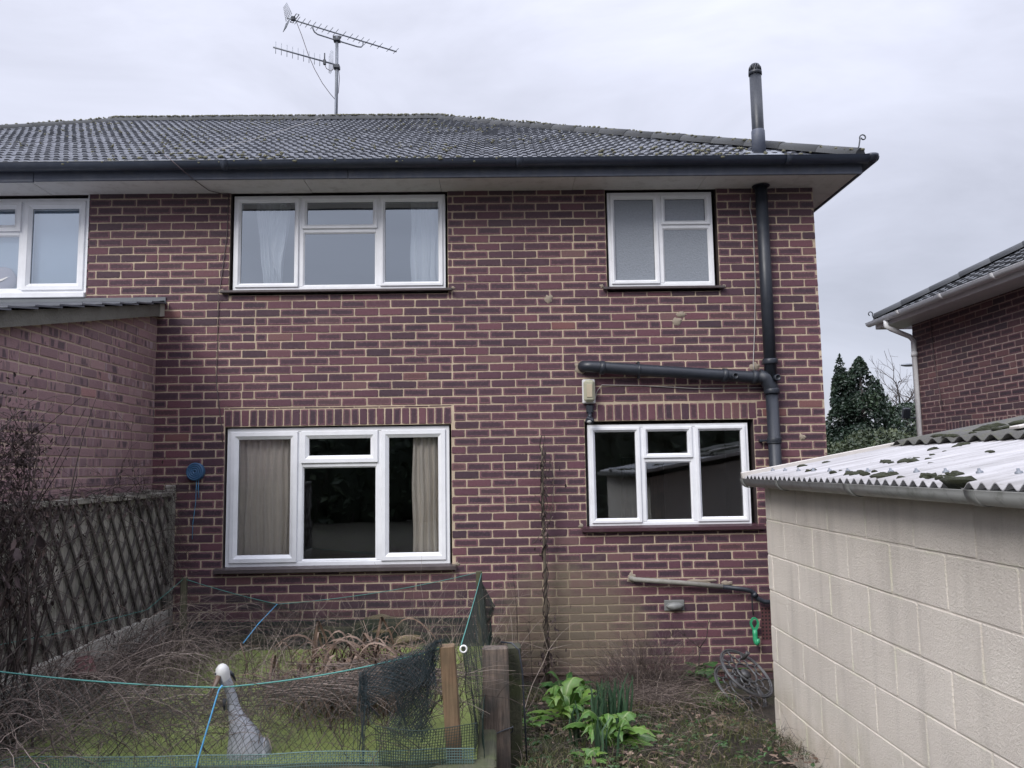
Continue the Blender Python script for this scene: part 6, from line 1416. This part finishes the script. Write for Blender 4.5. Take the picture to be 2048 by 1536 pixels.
def broad_leaf(mb, rng, p, a, L, W_, lift, tone, stem=0.25, crinkle=0.12):
    p = Vector(p); k = Vector((math.cos(a), math.sin(a), 0)); pts = []; n = 14 if L > 0.1 else 6; ws = []; sd = Vector((-k.y, k.x, 0))
    sd = (Matrix.Rotation(rng.gauss(0, 0.45), 3, k+Vector((0, 0, lift))) @ sd); bend = rng.gauss(0, 0.10)
    for i in range(n+1):
        t = i/n; hgt = L*(lift*t-(lift*0.75)*t*t*1.0); pts.append(p+k*(L*t*(0.75+0.25*(1-lift)))+Vector((0, 0, hgt))+sd*(0.05*L*math.sin(t*3+a)+bend*L*t*t))
        if t < stem: ww = 0.06
        else: q = (t-stem)/(1-stem); ww = (math.sin(PI*q**0.75)**0.8)*(1+crinkle*math.sin(q*22+a)) if q < 1 else 0.0
        ws.append(max(0.004, ww*W_))
    mb.strip(pts, ws, sd, (min(1, max(0, tone)), rng.random(), 0, 1), 0.35, 0, crinkle*1.1 if L > 0.1 else 0, rng)
lf = MB()
for i in range(20): broad_leaf(lf, rng, (1.70+rng.gauss(0, .12), -0.36+rng.gauss(0, .05), rng.uniform(0.10, 0.28)), rng.uniform(2.5, 7.0), rng.uniform(0.12, 0.19), rng.uniform(0.038, 0.055), rng.uniform(0.2, 0.9), rng.uniform(0.2, 0.9), 0.15, 0.03)
lf.build('leaves', M['leaf_mid'], wb)
def rosette(name, x, y, n, L, W_, m, label, seed, lifts=(0.5, 1.3), z=None, crinkle=0.22):
    t = thing(name, (x, y, gz(x, y)), label, 'plant', 'leafy green plants in the soil'); r = random.Random(seed); mb = MB(); z0 = gz(x, y)+0.0 if z is None else z
    for i in range(n): broad_leaf(mb, r, (x+r.gauss(0, .02), y+r.gauss(0, .02), z0), 6.283*i/n*1.618+r.uniform(-.3, .3), L*r.uniform(0.7, 1.2), W_*r.uniform(0.7, 1.15), r.uniform(*lifts), r.betavariate(2, 2), 0.2, crinkle)
    mb.build('leaves', M[m], t)
rosette('foxglove_plant', 0.46, -1.50, 34, 0.36, 0.050, 'leaf', 'largest bright green leafy rosette left of the daffodil shoots', 11, (0.5, 2.0))
rosette('foxglove_plant', 0.66, -2.22, 34, 0.34, 0.047, 'leaf', 'bright green leafy rosette in front of the daffodil shoots nearest the camera', 12, (0.4, 1.8))
rosette('leafy_plant', 0.50, -0.65, 14, 0.33, 0.052, 'leaf_mid', 'mid green broad leaved plant close to the wall right of the bean pole', 13, (0.7, 1.5))
rosette('leafy_plant', 0.80, -0.45, 9, 0.20, 0.040, 'leaf_mid', 'small mid green plant under the air brick beside the dead perennial', 14, (0.6, 1.3))
rosette('leafy_plant', 0.15, -1.65, 9, 0.17, 0.035, 'leaf', 'small yellowish green plant between the sleeper and the largest rosette', 15, (0.3, 1.0))
rosette('leafy_plant', 0.50, -2.55, 10, 0.15, 0.032, 'leaf', 'small green plant at the bottom edge below the front rosette', 16, (0.4, 1.0))
df = thing('daffodil_clump', (0.62, -1.75, 0.2), 'clump of upright blue green daffodil leaves without flowers between two green rosettes', 'plant'); mb = MB(); rng = random.Random(606)
for (cx_, cy_, n, h) in ((0.655, -1.78, 26, 0.32), (0.78, -1.78, 22, 0.36), (0.72, -1.70, 14, 0.29), (0.47, -2.15, 16, 0.24), (0.56, -2.45, 14, 0.22)):
    for i in range(n):
        p = Vector((cx_+rng.gauss(0, .028), cy_+rng.gauss(0, .03), gz(cx_, cy_)-0.02)); d = Vector((rng.gauss(0, .10), rng.gauss(0, .10), 1)); L = h*rng.uniform(0.7, 1.1); a = rng.uniform(0, 6.28)
        mb.strip([p, p+d*L*0.35, p+d*L*0.7+Vector((rng.gauss(0, .006), 0, 0)), p+d*L+Vector((rng.gauss(0, .02), rng.gauss(0, .02), 0))], [0.007, 0.0075, 0.0065, 0.002], (math.cos(a), math.sin(a), 0), (rng.random(), 0, 0, 1), 0.2)
mb.build('leaves', M['daff'], df)

# hose reel lying by the wall
hs = thing('hose_reel', (2.0, -0.6, 0.1), 'black plastic hose reel with two honeycomb pattern discs leaning by the wall', 'hose reel')
AX = Vector((0.45, -0.45, 0.77)).normalized(); E1 = Vector((0, 1, 0)).cross(AX).normalized(); E2 = AX.cross(E1)
def disc(c, R, rng_):
    m_ = MB(); c = Vector(c)
    def P(r, a): return c+E1*(r*math.cos(a))+E2*(r*math.sin(a))
    def loop(r, th): m_.tube([P(r, 2*PI*i/48) for i in range(49)], th, 6)
    loop(R, 0.010); loop(R*0.93, 0.006); loop(R*0.40, 0.009)
    for k in range(9):
        a = 2*PI*k/9; da = 2*PI/18
        m_.tube([P(R*0.42, a), P(R*0.55, a), P(R*0.66, a+da*0.55), P(R*0.70, a+da)], 0.0075, 5); m_.tube([P(R*0.55, a), P(R*0.66, a-da*0.55), P(R*0.70, a-da)], 0.0075, 5); m_.tube([P(R*0.70, a+da), P(R*0.82, a+da), P(R*0.97, a+da)], 0.0075, 5)
    m_.build('disc', M['reel_black'], hs)
CU = Vector((1.90, -0.88, 0.335)); CL = CU-AX*0.14+Vector((0.02, -0.03, -0.02)); disc(CU, 0.225, 1); disc(CL, 0.225, 2)
mb = MB(); mb.lathe([(-0.13, 0.05), (-0.12, 0.035), (-0.02, 0.035), (0.0, 0.045), (0.0, 0.001)], CU, AX, 20); mb.build('hub', M['reel_black'], hs)
mb = MB(); hp = CU+E1*(-0.02)+E2*0.16; mb.tube([hp, hp+AX*0.05, hp+AX*0.075], [0.014, 0.015, 0.019], 10); mb.build('handle', M['reel_black'], hs)

# grass and weeds on the ground (stuff)
mb = MB(); rng = random.Random(707)
for i in range(15000):
    x = rng.uniform(0.1, 1.8); y = -0.35-abs(rng.random())*3.2
    k = mnoise.noise(Vector((x*2.3, y*2.3, 3.0)))
    if k < rng.uniform(-0.45, 0.35): continue
    p = Vector((x, y, gz(x, y)-0.01)); d = Vector((rng.gauss(0, .6), rng.gauss(0, .6), 1)).normalized(); L = rng.uniform(0.02, 0.085)*(1.5 if (x > 1.4 and -1.1 < y) else 1); a = rng.uniform(0, 6.28)
    mb.strip([p, p+d*L*0.6, p+d*L+Vector((rng.gauss(0, .3), rng.gauss(0, .3), -.15))*L], [0.0022, 0.002, 0.0005], (math.cos(a), math.sin(a), 0), (min(1, max(0, 0.45+0.5*k+rng.uniform(-.4, .5))), 0, 0, 1), 0.2)
tag(mb.build('grass', M['grass']), 'short dull grass and weeds between the pond sleeper and the block wall', 'grass', kind='stuff')
mb = MB()
for i in range(1100):
    x = rng.uniform(0.05, 1.85); y = -0.1-rng.random()*3.3
    if mnoise.noise(Vector((x*1.8, y*1.8, 21.0))) < rng.uniform(-.4, .2): continue
    a = rng.uniform(0, 6.28); L = rng.uniform(0.02, 0.06); d = Vector((math.cos(a), math.sin(a), rng.uniform(-.1, .35))); p = Vector((x, y, gz(x, y)+0.012)); mb.strip([p, p+d*L*0.4, p+d*L*0.75+Vector((0, 0, -.004)), p+d*L], [0.001, L*0.26, L*0.2, 0.0005], (-d.y, d.x, rng.uniform(-.4, .4)), (rng.random(), 0, 0, 1), 0.4)
tag(mb.build('leaf_litter', M['reed']), 'brown dead leaves lying on the soil', 'leaf litter', kind='stuff')
mb = MB()
for i in range(900):
    x = rng.uniform(0.05, 1.85); y = -0.3-rng.random()*3.0; twig(mb, rng, (x, y, gz(x, y)+rng.uniform(0, .04)), (rng.gauss(0, 1), rng.gauss(0, 1), rng.uniform(-.1, .5)), rng.uniform(0.06, 0.3), rng.uniform(0.0008, 0.002), 0.4, 0.3, 6, rng.choice([0, 0, 1]), rng.betavariate(1.4, 2))
tag(mb.build('twig_litter', M['twig']), 'fallen twigs and dry stems littering the soil', 'twigs', kind='stuff')
mb = MB()
for i in range(420):
    x = rng.uniform(0.05, 1.8); y = -0.3-rng.random()*2.9
    if mnoise.noise(Vector((x*2.0, y*2.0, 11.0))) < -0.05: continue
    for k in range(rng.randint(3, 6)): broad_leaf(mb, rng, (x, y, gz(x, y)), rng.uniform(0, 6.28), rng.uniform(0.02, 0.055), rng.uniform(0.006, 0.013), rng.uniform(0.3, 1.1), rng.random()*0.7, 0.2, 0.0)
tag(mb.build('ground_weeds', M['leaf_mid']), 'low small leaved green weeds covering the soil', 'weeds', kind='stuff')
gt = thing('grass_tuft', (1.72, -0.95, 0.15), 'bright green grass tuft at the foot of the block wall before the hose reel', 'grass'); mb = MB()
for i in range(150):
    p = Vector((1.60+rng.gauss(0, .07), -1.05+rng.gauss(0, .06), gz(1.7, -1.0))); d = Vector((rng.gauss(0, .6), rng.gauss(0, .6), 1)).normalized(); L = rng.uniform(0.06, 0.15); mb.strip([p, p+d*L*0.6, p+d*L+Vector((d.x, d.y, -.4))*L*0.4], [0.0028, 0.0026, 0.0006], (d.y, -d.x+0.01, 0), (rng.uniform(0.25, 0.5), 0, 0, 1), 0.2)
mb.build('blades', M['leaf'], gt)
rw = thing('dead_weed', (1.68, -2.35, 0.25), 'dead branching weed standing at the bottom of the block wall', 'weed'); mb = MB()
for i in range(16): twig(mb, rng, (1.64+rng.gauss(0, .05), -2.35+rng.gauss(0, .08), 0.25), (rng.gauss(0, .4), rng.gauss(0, .4), 1), rng.uniform(0.08, 0.22), 0.0016, 0.1, 0.2, 6, 4, rng.random()*0.4)
mb.build('stems', M['twig_dark'], rw)
